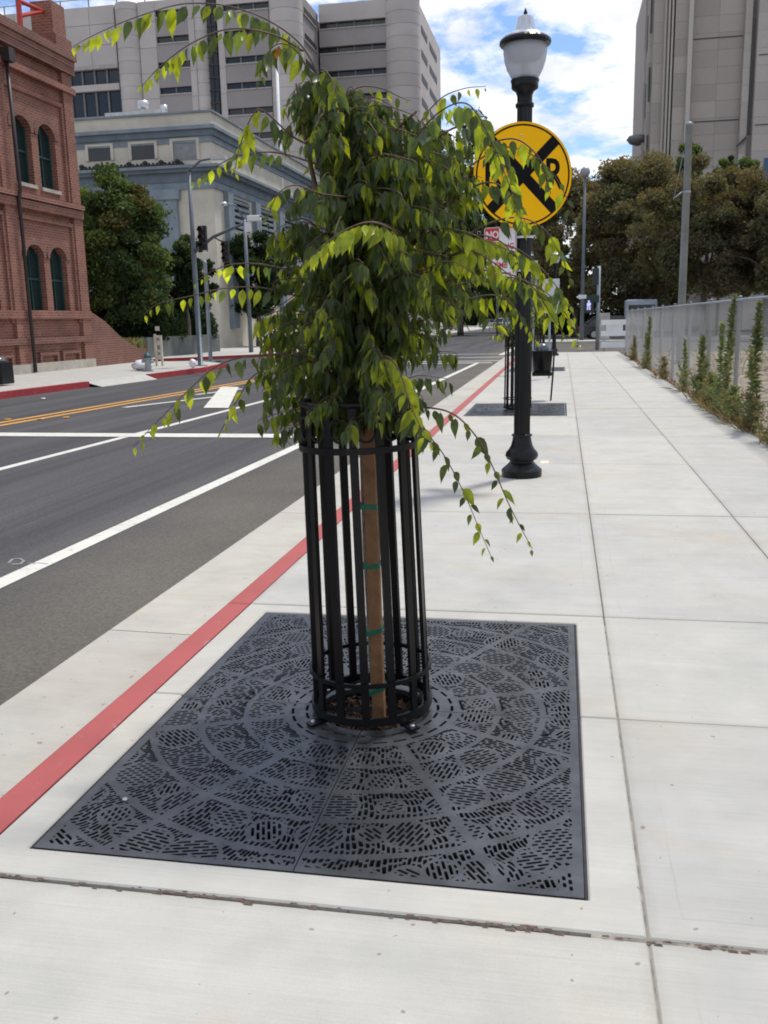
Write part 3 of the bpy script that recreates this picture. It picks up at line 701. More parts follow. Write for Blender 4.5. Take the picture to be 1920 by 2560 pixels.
    if main:
        limbs = [   # (points in the view: x, y, depth offset), leaf step, size, start, lime
            ([(795,805,-.2),(830,770,-.42),(862,800,-.52),(880,855,-.56),(905,915,-.58),(935,970,-.59)], .027,.080,.08,5.),  # lime forced along this spray, putting sunlit brightness into the leaf colour
            ([(880,535,-.2),(850,498,-.42),(800,480,-.50),(750,495,-.53),(700,530,-.55),(645,582,-.55)], .024,.066,.1,4.),
            ([(960,560,-.1),(1010,540,-.3),(1055,560,-.36),(1095,590,-.38),(1120,610,-.38)], .022,.062,.1,4.),
            ([(735,330,0),(705,215,-.03),(660,110,-.06),(590,50,-.08),(500,15,-.10),(400,8,-.12),(300,35,-.13),(215,70,-.14),(158,100,-.15)], .023,.070,.30,.75),
            ([(655,110,-.05),(590,75,-.14),(500,62,-.18),(420,90,-.22),(350,140,-.22),(303,190,-.22)], .023,.068,.25,.7),
            ([(720,330,0),(640,300,-.12),(570,240,-.2),(545,250,-.22),(520,310,-.24),(505,380,-.25)], .024,.062,.3,.75),
            ([(700,360,0),(600,330,.10),(520,335,.14),(465,360,.16),(412,392,.16)], .034,.058,.35,.85),
            ([(735,640,0),(650,640,-.12),(570,622,-.20),(490,622,-.24),(410,640,-.26),(345,655,-.27),(312,678,-.28)], .034,.058,.3,.9),
            ([(700,610,0),(590,575,.1),(510,570,.15),(460,585,.17),(418,612,.17)], .034,.055,.4,.85),
            ([(740,820,0),(640,770,-.15),(540,770,-.25),(470,790,-.3),(410,840,-.33),(350,900,-.35),(288,965,-.36)], .034,.063,.35,.8),
            ([(720,840,0),(620,790,.05),(550,810,.1),(515,860,.12),(480,925,.12),(470,945,.12)], .036,.055,.45,.7),
            ([(900,545,0),(860,500,-.30),(810,480,-.40),(755,492,-.44),(700,528,-.47),(645,580,-.48)], .022,.066,.2,.85),
            ([(770,500,0),(850,400,-.12),(905,290,-.22),(960,235,-.28),(1010,225,-.32),(1050,280,-.34),(1085,360,-.36),(1115,440,-.37),(1140,490,-.37)], .021,.070,.25,.6),
            ([(860,400,.1),(900,280,.12),(950,215,.14),(1000,192,.15),(1050,186,.15)], .034,.055,.35,.7),
            ([(900,440,0),(1000,370,.1),(1080,320,.12),(1140,330,.12),(1190,370,.12),(1225,430,.12),(1250,500,.12)], .036,.062,.35,.35),
            ([(880,620,0),(960,560,-.1),(1040,525,-.16),(1110,535,-.2),(1165,575,-.2),(1210,630,-.2),(1245,690,-.2)], .022,.062,.25,.7),
            ([(900,660,0),(1000,590,-.1),(1090,590,-.15),(1150,620,-.15),(1190,680,-.15),(1225,735,-.15)], .023,.064,.35,.75),
            ([(850,570,0),(930,500,-.2),(1000,500,-.3),(1050,520,-.33),(1105,545,-.34),(1120,570,-.34)], .024,.062,.3,.9),
            ([(810,790,0),(835,768,-.30),(862,800,-.40),(885,865,-.45),(920,930,-.48),(960,985,-.50),(1000,1060,-.51),(1030,1130,-.51),(1062,1205,-.51)], .033,.066,.08,.55),
            ([(860,880,0),(920,880,-.25),(980,895,-.32),(1030,945,-.36),(1065,1010,-.38),(1095,1080,-.38),(1125,1140,-.38),(1150,1185,-.38)], .036,.060,.3,.35),
            ([(900,330,-.1),(985,275,-.2),(1050,285,-.26),(1085,340,-.3),(1105,400,-.3),(1112,460,-.3)], .022,.066,.3,.35),
            ([(950,380,0),(1040,320,-.1),(1110,300,-.14),(1160,335,-.15),(1180,380,-.15),(1190,420,-.15)], .036,.058,.35,.3),
            ([(930,575,-.1),(1000,515,-.2),(1060,512,-.25),(1100,540,-.27),(1118,590,-.27)], .021,.062,.2,.95),
            ([(960,450,-.05),(1030,400,-.2),(1080,400,-.26),(1115,440,-.28),(1130,490,-.28)], .024,.066,.3,.7),
            ([(835,800,-.3),(850,835,-.42),(825,870,-.44),(806,905,-.44)], .024,.040,.3,1.),
            ([(720,230,0),(770,190,.1),(820,190,.15),(865,210,.17),(888,218,.17)], .040,.050,.35,.9),
            ([(690,250,-.02),(672,170,-.10),(640,110,-.16),(600,95,-.2),(570,130,-.22),(560,180,-.22)], .020,.066,.1,.25),
            ([(735,330,0),(720,240,-.08),(690,170,-.16),(700,150,-.2),(725,190,-.24),(735,260,-.26)], .017,.066,.1,.3),
            ([(900,640,0),(1010,610,.05),(1110,600,.10),(1190,640,.12),(1235,700,.12),(1250,745,.12)], .024,.060,.4,.75),
            ([(940,560,0),(1040,490,.0),(1120,470,.02),(1180,500,.04),(1215,560,.05),(1235,620,.05)], .026,.060,.4,.4),
            ([(900,700,0),(1000,650,.0),(1080,640,.03),(1130,690,.05),(1160,745,.05)], .024,.060,.35,.6),
            ([(930,660,0),(1000,640,.08),(1050,670,.1),(1085,730,.1)], .040,.062,.3,.3),
            ([(760,640,0),(880,600,-.25),(960,565,-.35),(1010,580,-.38),(1050,610,-.4)], .024,.060,.3,.8),
            ([(800,430,0),(700,420,-.35),(640,400,-.42),(600,420,-.45),(575,480,-.46)], .026,.068,.3,.2),
        ]
        for pts, step, size, start, lime in limbs:
            path = spline([V(x,y,3.25+d) for x,y,d in pts], 12*(len(pts)-1)); n = len(path)
            br.tube(path, [.0036-.0026*k/(n-1) for k in range(n)], 6)
            dress(path, step*.86, size*1.1, sink_one, rr, start, (lime if lime > 2 else min(1.,lime*1.25)), 1.25, .006, .6, .75)
        for pts in ([(745,640,0),(735,520,0),(765,420,-.05),(840,300,-.1),(900,240,-.12)],[(745,700,0),(800,620,-.02),(880,540,-.05),(940,470,-.08),(1010,380,-.1)],[(745,560,0),(690,430,.0),(660,300,-.02),(640,180,-.04)],[(750,620,0),(800,500,.1),(870,400,.2)]):
            path = spline([V(x,y,3.25+d) for x,y,d in pts], 16); br.tube(path, [.012-.008*k/16 for k in range(17)], 6)
    br.obj('branches', M_twig, t, True)
    o = fol.obj('foliage', LEAF, t); S(o, 'stuff')
    return t
young_tree(tuple(TC), 'young weeping street tree with drooping green leaves in the nearest cage', True)
young_tree((TC.x,TC.y+PER,0), 'second young street tree mostly hidden behind the lamp post', False)
young_tree((TC.x,TC.y+2*PER,0), 'farthest young caged street tree', False)

# ================================================================ LAMP POSTS
def glass_mat():
    m, nt, b = _new('frosted_lamp_glass')
    b.inputs['Base Color'].default_value = (.90,.91,.93,1); b.inputs['Roughness'].default_value = .18
    t = nt.nodes.new('ShaderNodeBsdfTranslucent'); t.inputs[0].default_value = (.88,.89,.92,1)
    tp = nt.nodes.new('ShaderNodeBsdfTransparent'); tp.inputs[0].default_value = (.85,.87,.9,1)
    a = nt.nodes.new('ShaderNodeMixShader'); a.inputs[0].default_value = .5; c = nt.nodes.new('ShaderNodeMixShader')
    lw = nt.nodes.new('ShaderNodeLayerWeight'); lw.inputs[0].default_value = .35
    c.inputs[0].default_value = .52
    nt.links.new(b.outputs[0], a.inputs[1]); nt.links.new(t.outputs[0], a.inputs[2]); nt.links.new(a.outputs[0], c.inputs[1]); nt.links.new(tp.outputs[0], c.inputs[2])
    nt.links.new(c.outputs[0], nt.nodes['Material Output'].inputs[0]); return m
M_glass = glass_mat(); M_alu_in = mat('grey_reflector', (.42,.42,.44), .5, .2)
M_roof = mat('silver_lamp_roof', (.62,.63,.66), .22, .65, .12, 6)
def lamp_post(loc, label):
    t = thing('lamp_post', label, 'street lamp', loc, 'black lamp posts on the walk')
    autosmooth(MB().lathe([(.186,0),(.188,.06),(.178,.072),(.160,.088),(.132,.112),(.112,.135),(.112,.150),(.140,.165),(.153,.195),(.146,.225),(.120,.255),(.100,.29),(.088,.34),(.083,.375)], n=40).obj('base', M_blk, t, local=True), 35)
    MB().lathe([(.083,.375),(.094,.378),(.095,.392),(.082,.398)], n=32).obj('base_collar', M_blk, t, True, local=True)
    MB().lathe([(.075,.395),(.066,3.25)], n=32, flute=.085).obj('shaft', M_blk, t, local=True)
    MB().lathe([(.066,3.235),(.079,3.24),(.080,3.268),(.070,3.275)], n=28).obj('neck_ring', M_blk, t, True, local=True)
    autosmooth(MB().lathe([(.066,3.27),(.066,3.33),(.078,3.365),(.112,3.39),(.116,3.40),(.116,3.44),(.122,3.445),(.122,3.462),(.10,3.465)], n=32).obj('capital', M_blk, t, local=True), 35)
    g = MB(); n = 64; prof = [(.104,3.46),(.125,3.49),(.155,3.545),(.176,3.61),(.186,3.68),(.188,3.745)]
    g.lathe(prof, n=n, flute=.018); g.f = g.f[:-2]; g.mi = g.mi[:-2]
    gl = autosmooth(g.obj('globe', M_glass, t, local=True), 30); so_ = gl.modifiers.new('shell','SOLIDIFY'); so_.thickness = .004
    MB().lathe([(.045,3.47),(.045,3.56),(.03,3.58),(.03,3.66),(.015,3.69)], n=16).obj('lamp_socket', mat('lamp_socket_white', (.7,.7,.7), .4), t, True, local=True)
    MB().lathe([(.165,3.73),(.150,3.66),(.125,3.62),(.06,3.60)], n=32).obj('reflector', M_alu_in, t, True, local=True)
    rim = MB().lathe([(.19,3.735),(.215,3.738),(.221,3.75),(.219,3.772),(.20,3.79),(.18,3.792)], n=56, flute=.012).obj('rim', M_blk, t, local=True)
    autosmooth(MB().lathe([(.198,3.79),(.190,3.802),(.165,3.818),(.125,3.835),(.092,3.845),(.084,3.852),(.078,3.90),(.066,3.958),(.052,3.966)], n=40).obj('roof', M_roof, t, local=True), 35)
    MB().lathe([(.02,3.963),(.026,3.972),(.014,3.985),(.018,3.995),(.010,4.01),(.003,4.036)], n=12).obj('finial', M_blk, t, True, local=True)
    return t
lamp_post((-.352,8.62,0), 'tall black fluted lamp post carrying the yellow crossing sign')
lamp_post((-.30,36.8,0), 'distant black lamp post near the far end of the walk')

def text_mesh(body, size, mat_, parent, loc, rot, name='lettering', bold=0., xs=1.):
    cu = bpy.data.curves.new(name, 'FONT'); cu.body = body; cu.size = size; cu.align_x = 'CENTER'; cu.align_y = 'CENTER'; cu.extrude = .0006; cu.offset = bold; cu.resolution_u = 3
    tmp = bpy.data.objects.new('tmp_text', cu); COL.objects.link(tmp)
    dg = bpy.context.evaluated_depsgraph_get(); me = bpy.data.meshes.new_from_object(tmp.evaluated_get(dg)); bpy.data.objects.remove(tmp); bpy.data.curves.remove(cu)
    me.materials.clear(); me.materials.append(mat_); me.name = name
    o = bpy.data.objects.new(name, me); COL.objects.link(o); o.parent = parent; o.location = loc; o.rotation_euler = rot; o.scale = (xs,1,1); return o
M_sgy = mat('yellow_sign_sheeting', (.97,.51,.004), .55, 0, .03, 3, spec=.12)
M_sgb = mat('black_sign_film', (.006,.006,.007), .6, 0, .1, spec=.12)
M_sgw = mat('white_sign_sheeting', (.74,.75,.76), .4, 0, .05, 3)
M_sgr = mat('red_sign_film', (.55,.012,.045), .4, 0, .08)
M_alu = mat('aluminium_sign_back', (.55,.56,.58), .4, .5, .1)
# railroad advance warning sign
rs = thing('warning_sign', 'round yellow and black railroad crossing sign on the lamp post', 'sign', (-.357,8.50,2.665), rz=R(18))
RX90 = (R(90),0,0)
def disc(r0, r1, y0, y1, n=72):
    mb = MB(); vs = []
    for k in range(n):
        a = 2*math.pi*k/n; c, s = math.cos(a), math.sin(a)
        for r, y in ((r0,y0),(r1,y0),(r1,y1),(r0,y1)): vs.append((r*c,y,r*s))
    fs = []
    for k in range(n):
        a, b = 4*k, 4*((k+1) % n)
        fs += [(a,a+1,b+1,b),(a+1,a+2,b+2,b+1),(a+2,a+3,b+3,b+2),(a+3,a,b,b+3)]
    return mb.add(vs, fs)
pl = MB(); n = 72; pl.add([(.437*math.cos(2*math.pi*k/n),-.0015,.437*math.sin(2*math.pi*k/n)) for k in range(n)]+[(.437*math.cos(2*math.pi*k/n),.0015,.437*math.sin(2*math.pi*k/n)) for k in range(n)],
      [tuple(range(n)), tuple(range(2*n-1,n-1,-1))]+[(k,n+k,n+(k+1)%n,(k+1)%n) for k in range(n)])
pl.obj('plate', M_sgy, rs, origin=(0,0,0), local=True)
disc(.404,.418,-.0032,-.0018).obj('border', M_sgb, rs, origin=(0,0,0), local=True)
for a in (R(45),R(-45)):
    c, s = math.cos(a), math.sin(a); l, w = .403, .046; y = -.0032 if a > 0 else -.0029
    v = [(u*c-q*s, yy, u*s+q*c) for yy in (y,-.0018) for u,q in ((-l,-w),(l,-w),(l,w),(-l,w))]
    MB().add(v, [(0,1,2,3),(7,6,5,4),(0,4,5,1),(1,5,6,2),(2,6,7,3),(3,7,4,0)]).obj('cross_bar', M_sgb, rs, origin=(0,0,0), local=True)
for sx in (-.265,.275): text_mesh('R', .36, M_sgb, rs, (sx,-.0026,-.005), RX90, 'letter', .006, .80)
for z in (.33,-.33): MB().lathe([(.008,0),(.008,.003),(.005,.005)], n=10).obj('bolt', M_steel, rs, origin=(0,0,0), local=True).matrix_local = Matrix.Translation((-.02,-.002,z))@Matrix.Rotation(R(90),4,'X')
for z in (.2,-.2): MB().ring((0,.12), .072, .077, z-.012, z+.012, 28).obj('strap', M_alu, rs, origin=(0,0,0), local=True)
# NO PARKING plate
ns = thing('parking_sign', 'white and red no parking plate beside the lamp post', 'sign', (-.555,8.57,2.02), rz=R(-14))
hw, hh = .15, .228
def rrect(w, h, r, n=5):
    P = []
    for cx, cz, a0 in ((w-r,h-r,0),(-w+r,h-r,90),(-w+r,-h+r,180),(w-r,-h+r,270)):
        P += [(cx+r*math.cos(R(a0+90*i/n)), cz+r*math.sin(R(a0+90*i/n))) for i in range(n+1)]
    return P
MB().prism_y(rrect(hw,hh,.02), -.0012, .0012).obj('plate', M_sgw, ns, origin=(0,0,0), local=True)
b0 = rrect(hw-.005,hh-.005,.017); b1 = rrect(hw-.011,hh-.011,.013); nn = len(b0)
MB().add([(x,-.002,z) for x,z in b0]+[(x,-.002,z) for x,z in b1], [(i,(i+1)%nn,nn+(i+1)%nn,nn+i) for i in range(nn)]).obj('border', M_sgr, ns, origin=(0,0,0), local=True)
MB().box(-.137,-.012,-.0022,-.0013,.108,.215).obj('red_block', M_sgr, ns, origin=(0,0,0), local=True)
text_mesh('NO', .085, M_sgw, ns, (-.074,-.0030,.16), RX90, 'lettering', .003, .9)
for s_, z in (('PARKING',.055),('ANY',-.025),('TIME',-.105)): text_mesh(s_, .072, M_sgr, ns, (0,-.0020,z), RX90, 'lettering', .002, .85)
MB().box(-.10,.10,-.0019,-.0014,-.178,-.166).obj('arrow', M_sgr, ns, origin=(0,0,0), local=True)
for z in (.13,-.155):
    MB().box(.02,.20,.0015,.012,z-.008,z+.008).obj('bracket', M_alu, ns, origin=(0,0,0), local=True)
    MB().ring((.205,.052), .074, .079, z-.01, z+.01, 28).obj('strap', M_alu, ns, origin=(0,0,0), local=True)
# hand-hole mark beside the lamp
T(MB().ring((0,0),0,0,0,0,3) and MB().bbox(-.20,-.11,9.36,9.56,-.004,.005,.004).obj('junction_cover', mat('tan_cover', (.60,.54,.43), .8)), 'small tan junction cover in the paving beside the lamp base', 'cover')
# signs farther along the walk, seen from behind
def back_signs(loc, plates, label):
    t = thing('sign_post', label, 'sign post', loc)
    MB().box(-.025,.025,-.025,.025,0,max(p_[3] for p_ in plates)).obj('post', M_galv, t, origin=(0,0,0), local=True)
    for x0,x1,z0,z1,y in plates: bev(MB().box(x0,x1,y-.002,y+.002,z0,z1).obj('plate', M_alu, t, origin=(0,0,0), local=True), .001, 1)
back_signs((-.75,25.0,0), [(-.38,.1,2.05,2.9,-.03)], 'sign post with white plate between lamp post and far lamp')
back_signs((-.30,23.0,0), [(-.18,.22,1.55,2.35,-.03)], 'sign post with tall pale plate above the litter bin')

# litter bin on a post
lb = thing('litter_bin', 'black domed litter bin hung on a leaning post on the walk', 'litter bin', (-.18,16.75,0))
LB = Vector((-.34,16.8,0))-Vector((-.18,16.75,0))
autosmooth(MB().lathe([(.145,.50),(.158,.52),(.185,.86),(.198,.862),(.198,.88),(.18,.885)], LB, 28).obj('bucket', M_blk, lb, local=True), 35)
autosmooth(MB().lathe([(.125,.885),(.125,.91),(.115,.95),(.08,.99),(.03,1.005)], LB, 24).obj('dome', mat('grey_dome', (.10,.115,.12), .25, .4), lb, local=True), 35)
MB().box(LB.x-.17,LB.x+.17,LB.y-.15,LB.y+.15,.44,.50).obj('tray', M_blk, lb, local=True)
MB().tube([(.0,-.02,0),(.03,0,.45),(.05,.0,.9)], .016, 8).obj('post', M_blk, lb, True, local=True)
MB().tube([(.03,0,.47),(LB.x,LB.y,.47)], .014, 8).obj('arm', M_blk, lb, True, local=True)
MB().tube([(.05,0,.87),(LB.x+.18,LB.y,.87)], .012, 8).obj('arm', M_blk, lb, True, local=True)
sbl = MB().lathe([(.016,0),(.016,.004)], n=12)

# ================================================================ FENCE, LOT, WEEDS
S(MB().add([(2.31,-8,-.035),(60,-8,-.06),(60,39.4,-.06),(2.31,39.4,-.035)], [(0,1,2,3)]).obj('vacant_lot_ground', M_dirt))
FX, FH = 2.44, 1.665
fe = thing('chain_link_fence', 'grey galvanised chain link fence along the right of the walk', 'fence', (FX,20,0))
w = MB(); F0, F1 = 1.0, 37.8; sp = .062
for sgn in (1,-1):
    y = F0-(FH if sgn > 0 else 0)
    while y < F1+(FH if sgn < 0 else 0):
        ya, za_, yb, zb = y, .04, y+sgn*(FH-.08), FH-.04
        def cl(yv): return za_+(zb-za_)*(yv-ya)/(yb-ya)
        p0, p1 = (ya,za_), (yb,zb)
        if p0[0] < F0: p0 = (F0, cl(F0))
        if p1[0] < F0: p1 = (F0, cl(F0))
        if p0[0] > F1: p0 = (F1, cl(F1))
        if p1[0] > F1: p1 = (F1, cl(F1))
        if abs(p1[0]-p0[0]) > .02: w.tube([(FX+.003*sgn,*p0),(FX+.003*sgn,*p1)], .0012 if p0[0] < 16 else .0016, 3, False)
        y += sp
S(w.obj('mesh', M_wire, fe), 'stuff')
fy = [F0+2.63*i for i in range(15)]
for y in fy: MB().lathe([(.03,-.1),(.03,FH+.015),(.034,FH+.015),(.02,FH+.03)], (FX+.04,min(y,F1),0), 12).obj('post', M_galv, fe, True)
MB().tube([(FX+.015,F0,FH-.03),(FX+.015,F1,FH-.03)], .018, 8).obj('top_rail', M_galv, fe, True)
MB().tube([(FX,F0,.06),(FX,F1,.06)], .003, 5).obj('tension_wire', M_galv, fe)
# litter of dead leaves at the foot of the fence
lt = MB()
for i in range(3600):
    y = random.uniform(4,39); x = 2.31+abs(random.gauss(.0,.09))+.0*random.random(); s = random.uniform(.010,.032)
    if random.random() < .5*(1+math.sin(y*1.7)) and x < 2.36: continue
    z = -.03+.03*random.random()
    a = random.uniform(0,6.28); u = Vector((math.cos(a),math.sin(a),random.gauss(0,.4)))*s; v = Vector((-math.sin(a),math.cos(a),random.gauss(0,.4)))*s*.6; p = Vector((x,y,z+.01))
    lt.add([p-u,p+v,p+u,p-v], [(0,1,2,3)], random.choice([0,0,0,1]))
o = S(lt.obj('leaf_litter', [M_litter, M_straw]), 'stuff'); o['label'] = 'brown dead leaves along the foot of the chain link fence'
WEED = [leaf_mat('weed_green', (.16,.215,.115), .3, .6, .2), leaf_mat('weed_dry', (.25,.19,.095), .12, .8, .1), leaf_mat('weed_pale', (.23,.26,.13), .3, .6, .2)]
def blades(fol, p, n, spread, h, m, rr, size=(.04,.09)):
    for i in range(n):
        a = rr.uniform(0,6.28); r = spread*math.sqrt(rr.random()); q = Vector((p[0]+r*math.cos(a),p[1]+r*math.sin(a),p[2]+h*rr.random()**1.2))
        ax = Vector((math.cos(a)*.7+rr.gauss(0,.4),math.sin(a)*.7+rr.gauss(0,.4),rr.uniform(-.1,1.1)))
        fol.leaf(q, ax, (rr.gauss(0,1),rr.gauss(0,1),rr.gauss(.5,.6)), rr.uniform(*size), rr.choice(m), 8)
def tall_weed(x, y, h, label, seed, r0=.055, dry=.1, bush=0):
    rr = random.Random(seed); t = thing('tall_weed', label, 'weed', (x,y,-.03), 'weeds along the fence'); fol = Foliage(); stem = MB()
    def shoot(p0, hh, lean, wid, n):
        path = spline([p0,p0+Vector((lean[0]*.3,lean[1]*.3,hh*.5)),p0+Vector((lean[0],lean[1],hh))], 10)
        stem.tube(path, [.007-.0055*i/10 for i in range(11)], 5)
        ph = rr.uniform(0,6)
        for i in range(n):
            u = .12+.88*rr.random()**.75; k = min(9,int(u*10)); p = path[k].lerp(path[k+1],u*10-k)
            if rr.random() < .35*(1+math.sin(u*17+ph))*(1-u): continue
            a = rr.uniform(0,6.28); up = rr.uniform(-.5,.9)+1.2*u*u
            ax = Vector((math.cos(a),math.sin(a),up))
            sz = rr.uniform(.6,1.35)*wid*(.85+.25*math.sin(u*9+ph)**2)*(1-.35*max(0,u-.85)/.15)
            m = 1 if rr.random() < dry+.35*max(0,.45-u) else rr.choice([0,0,2])
            fol.leaf(p, ax, (rr.gauss(0,.5),rr.gauss(0,.5),1), sz, m, 6)
    b0 = Vector((x,y,-.04))
    shoot(b0, h, (rr.gauss(0,.03),rr.gauss(0,.07)), r0*1.8, int(h*280))
    for j in range(1+bush//4):
        shoot(b0+Vector((rr.gauss(0,.03),rr.gauss(0,.12),0)), h*rr.uniform(.2,.75), (-abs(rr.gauss(.05,.06)),rr.gauss(0,.25)), r0*1.5, int(h*90))
    for j in range(bush*7):                               # tangled low growth
        a = rr.uniform(0,6.28); l = rr.uniform(.1,.6); e = Vector((x-.02+math.cos(a)*l*.38,y+math.sin(a)*l*1.2,rr.uniform(.08,.55)*(1-.5*l))); e.x = min(e.x, FX-.02)
        pth = spline([b0+Vector((0,rr.gauss(0,.1),0)),(Vector((x,y,0))+e)/2+Vector((0,0,e.z*.35)),e], 6); stem.tube(pth, .0022, 3)
        d_ = rr.random() < dry+.12
        for k in range(18):
            q = pth[rr.randrange(1,7)]; fol.leaf(q+Vector((rr.gauss(0,.02),rr.gauss(0,.03),rr.gauss(0,.02))), (rr.gauss(0,.8),rr.gauss(0,.8),rr.uniform(-.3,1.2)), (rr.gauss(0,1),rr.gauss(0,1),.6), rr.uniform(.025,.075), 1 if d_ else rr.choice([0,0,2]), 6)
    for j in range(bush*9):                               # dry straw
        a = rr.uniform(0,6.28); p = b0+Vector((rr.gauss(-.03,.06),rr.gauss(0,.25),.02)); p.x = min(p.x,FX-.02)
        fol.leaf(p, (math.cos(a)*.7-.2,math.sin(a)*.7,rr.uniform(.2,1.3)), (rr.gauss(0,1),rr.gauss(0,1),.3), rr.uniform(.12,.38), 1, 8)
    stem.obj('stem', WEED[2], t, True)
    S(fol.obj('foliage', WEED, t), 'stuff'); return t
tall_weed(2.36,12.25,1.60,'tallest leafy weed stalk nearest the camera along the fence',1,.062,.1,7)
tall_weed(2.37,14.35,1.74,'tall weed stalk rising above the fence top',2,.055,.1,3)
tall_weed(2.33,14.55,1.34,'shorter weed stalk just left of the one above the fence',3,.05,.1,4)
tall_weed(2.35,16.6,1.08,'bushy green weed in the middle of the fence',4,.07,.2,8)
tall_weed(2.34,18.7,1.02,'thin weed stalk left of the bushy weed',5,.045,.2,3)
tall_weed(2.36,27.0,1.42,'pointed weed stalk toward the far end of the fence',6,.06,.25,5)
tall_weed(2.37,10.85,.72,'short weed at the right edge of the picture by the fence',7,.05,.25,4)
tall_weed(2.36,32.0,.8,'dry weed tuft at the far end of the fence',8,.06,.6,6)
tall_weed(2.35,15.4,.55,'low yellow green weed clump between taller weed stalks',9,.07,.5,8)
tall_weed(2.33,13.3,.5,'low dark weed clump by the paving edge near the tallest stalk',10,.06,.2,9)
tall_weed(2.36,22.5,.5,'small dry weed by the fence beyond the bushy weed',11,.05,.5,4)
dg_ = Foliage(); rr = random.Random(3)
for i in range(420):
    x, y = rr.uniform(2.9,24), rr.uniform(9,39); blades(dg_, (x,y,-.05), 14, .3, .2, [1,1,2], rr, (.15,.45))
o = S(dg_.obj('dry_grass', WEED, bpy.data.objects['vacant_lot_ground']), 'stuff'); 
gp_ = thing('steel_pole', 'plain galvanised steel pole standing behind the chain link fence', 'pole', (*at(1703,795,30).xy,0))
MB().lathe([(.12,-.06),(.103,6.9),(.106,6.9),(.106,6.95),(.03,6.99)], n=20).obj('shaft', M_galv, gp_, True, local=True)
MB().lathe([(.19,-.05),(.19,0)], n=20).obj('base_plate', M_galv, gp_, local=True)
for z in (5.0,): MB().ring((0,0),.112,.120,z,z+.06,20).obj('clamp', M_galv, gp_, local=True)
MB().tube([(-.12,-.02,5.03),(-.38,-.05,4.85)], .02, 6).obj('bracket', M_galv, gp_, True, local=True)
MB().tube([(-.13,-.02,6.2),(-.36,-.05,4.87)], .008, 5).obj('stay', M_galv, gp_, True, local=True)

# ================================================================ END OF THE WALK
M_bwhite = mat('white_barricade_board', (.72,.73,.74), .5, 0, .06)
b_ = thing('barricade', 'white three board road barricade at the end of the walk', 'barricade', (2.2,40.7,RZ+.004))
def zz_(py): return at(1540,py,40.7).z
for a, c in ((799,812),(827,840),(854,869)):
    MB().box(at(1503,805,40.7).x,at(1575,805,40.7).x,40.67,40.70,zz_(c),zz_(a)).obj('board', M_bwhite, b_)
MB().box(at(1516,805,40.7).x,at(1558,805,40.7).x,40.74,40.76,zz_(828),zz_(811)).obj('panel', M_bwhite, b_)
for px_ in (1511,1564):
    x = at(px_,840,40.7).x; MB().box(x-.03,x+.03,40.705,40.735,RZ+.004,zz_(796)).obj('leg', M_galv, b_)
    MB().box(x-.04,x+.04,40.3,41.1,RZ+.004,RZ+.06).obj('foot', M_galv, b_)
cw = S(MB().bbox(-1.5,60,57.9,64,-.16,.0,.03).obj('far_sidewalk', M_conc))
MB().box(-1.5,60,57.86,57.897,-.16,-.004).obj('kerb_edge', M_gut, cw)
# pedestrian signal, street name and one-way plate
ps = thing('signal_pole', 'pole with walk signal and street name plates beyond the walk', 'traffic signal', (*at(1493,868,46).xy,RZ))
X0, Y0 = ps.location.x, ps.location.y
zt = at(1490,671,46).z
MB().lathe([(.09,RZ),(.075,zt+.1)], (X0,Y0,0), 14).obj('pole', M_galv, ps, True)
M_sgn = mat('dark_signal_housing', (.018,.03,.03), .5)
MB().box(at(1480,700,45.8).x,at(1497,700,45.8).x,45.6,45.85,at(1490,712,45.8).z,at(1490,671,45.8).z).obj('signal_head', M_sgn, ps)
M_gsn = mat('green_street_plate', (.012,.04,.032), .5)
MB().box(at(1464,745,45.85).x,at(1498,745,45.85).x,45.85,45.87,at(1480,756,45.8).z,at(1480,738,45.8).z).obj('street_plate', M_gsn, ps)
q0, q1, zc = at(1440,742,45.8).x, at(1466,742,45.8).x, at(1450,742,45.8).z
MB().prism_y([(q0,zc),(q0+.2,zc+.13),(q0+.2,zc+.09),(q1,zc+.09),(q1,zc-.09),(q0+.2,zc-.09),(q0+.2,zc-.13)][::-1], 45.80,45.82).obj('arrow_plate', M_sgw, ps)
MB().box(at(1461,764,45.8).x,at(1484,764,45.8).x,45.75,45.95,at(1472,782,45.8).z,at(1472,750,45.8).z).obj('walk_signal', M_sgn, ps)
M_walk = emis('walk_light', (.55,.55,1.0), .9); wl = MB(); cx = at(1472,764,45.7).x; cz = at(1472,764,45.7).z
for a,b,c,d in ((-.04,.04,.15,.24),(-.05,.05,-.03,.14),(-.09,-.05,.0,.11),(.05,.1,.02,.12),(-.08,-.02,-.2,-.03),(.02,.08,-.2,-.03)): wl.box(cx+a,cx+b,45.735,45.748,cz+c,cz+d)
wl.obj('walking_figure', M_walk, ps)
bp = thing('globe_pole', 'thin tall pole with a round globe lamp across the junction', 'street lamp', (*at(1454,850,61).xy,0))
zb = at(1459,430,61).z
MB().lathe([(.14,0),(.10,zb*.55),(.07,zb-.3)], n=14).obj('pole', M_pole, bp, True, local=True)
MB().lathe([(.06,zb-.35),(.2,zb-.25),(.31,zb-.05),(.28,zb+.15),(.15,zb+.28),(.02,zb+.3)], n=18).obj('globe', mat('grey_globe', (.30,.29,.31), .3), bp, True, local=True)
ub = bev(MB().box(at(1500,790,59.5).x,at(1525,790,59.5).x,59.5,60.2,0,at(1510,783,59.5).z).obj('utility_cabinet', mat('beige_cabinet', (.42,.40,.34), .6)), .02); T(ub, 'beige utility cabinet behind the white barricade', 'cabinet')
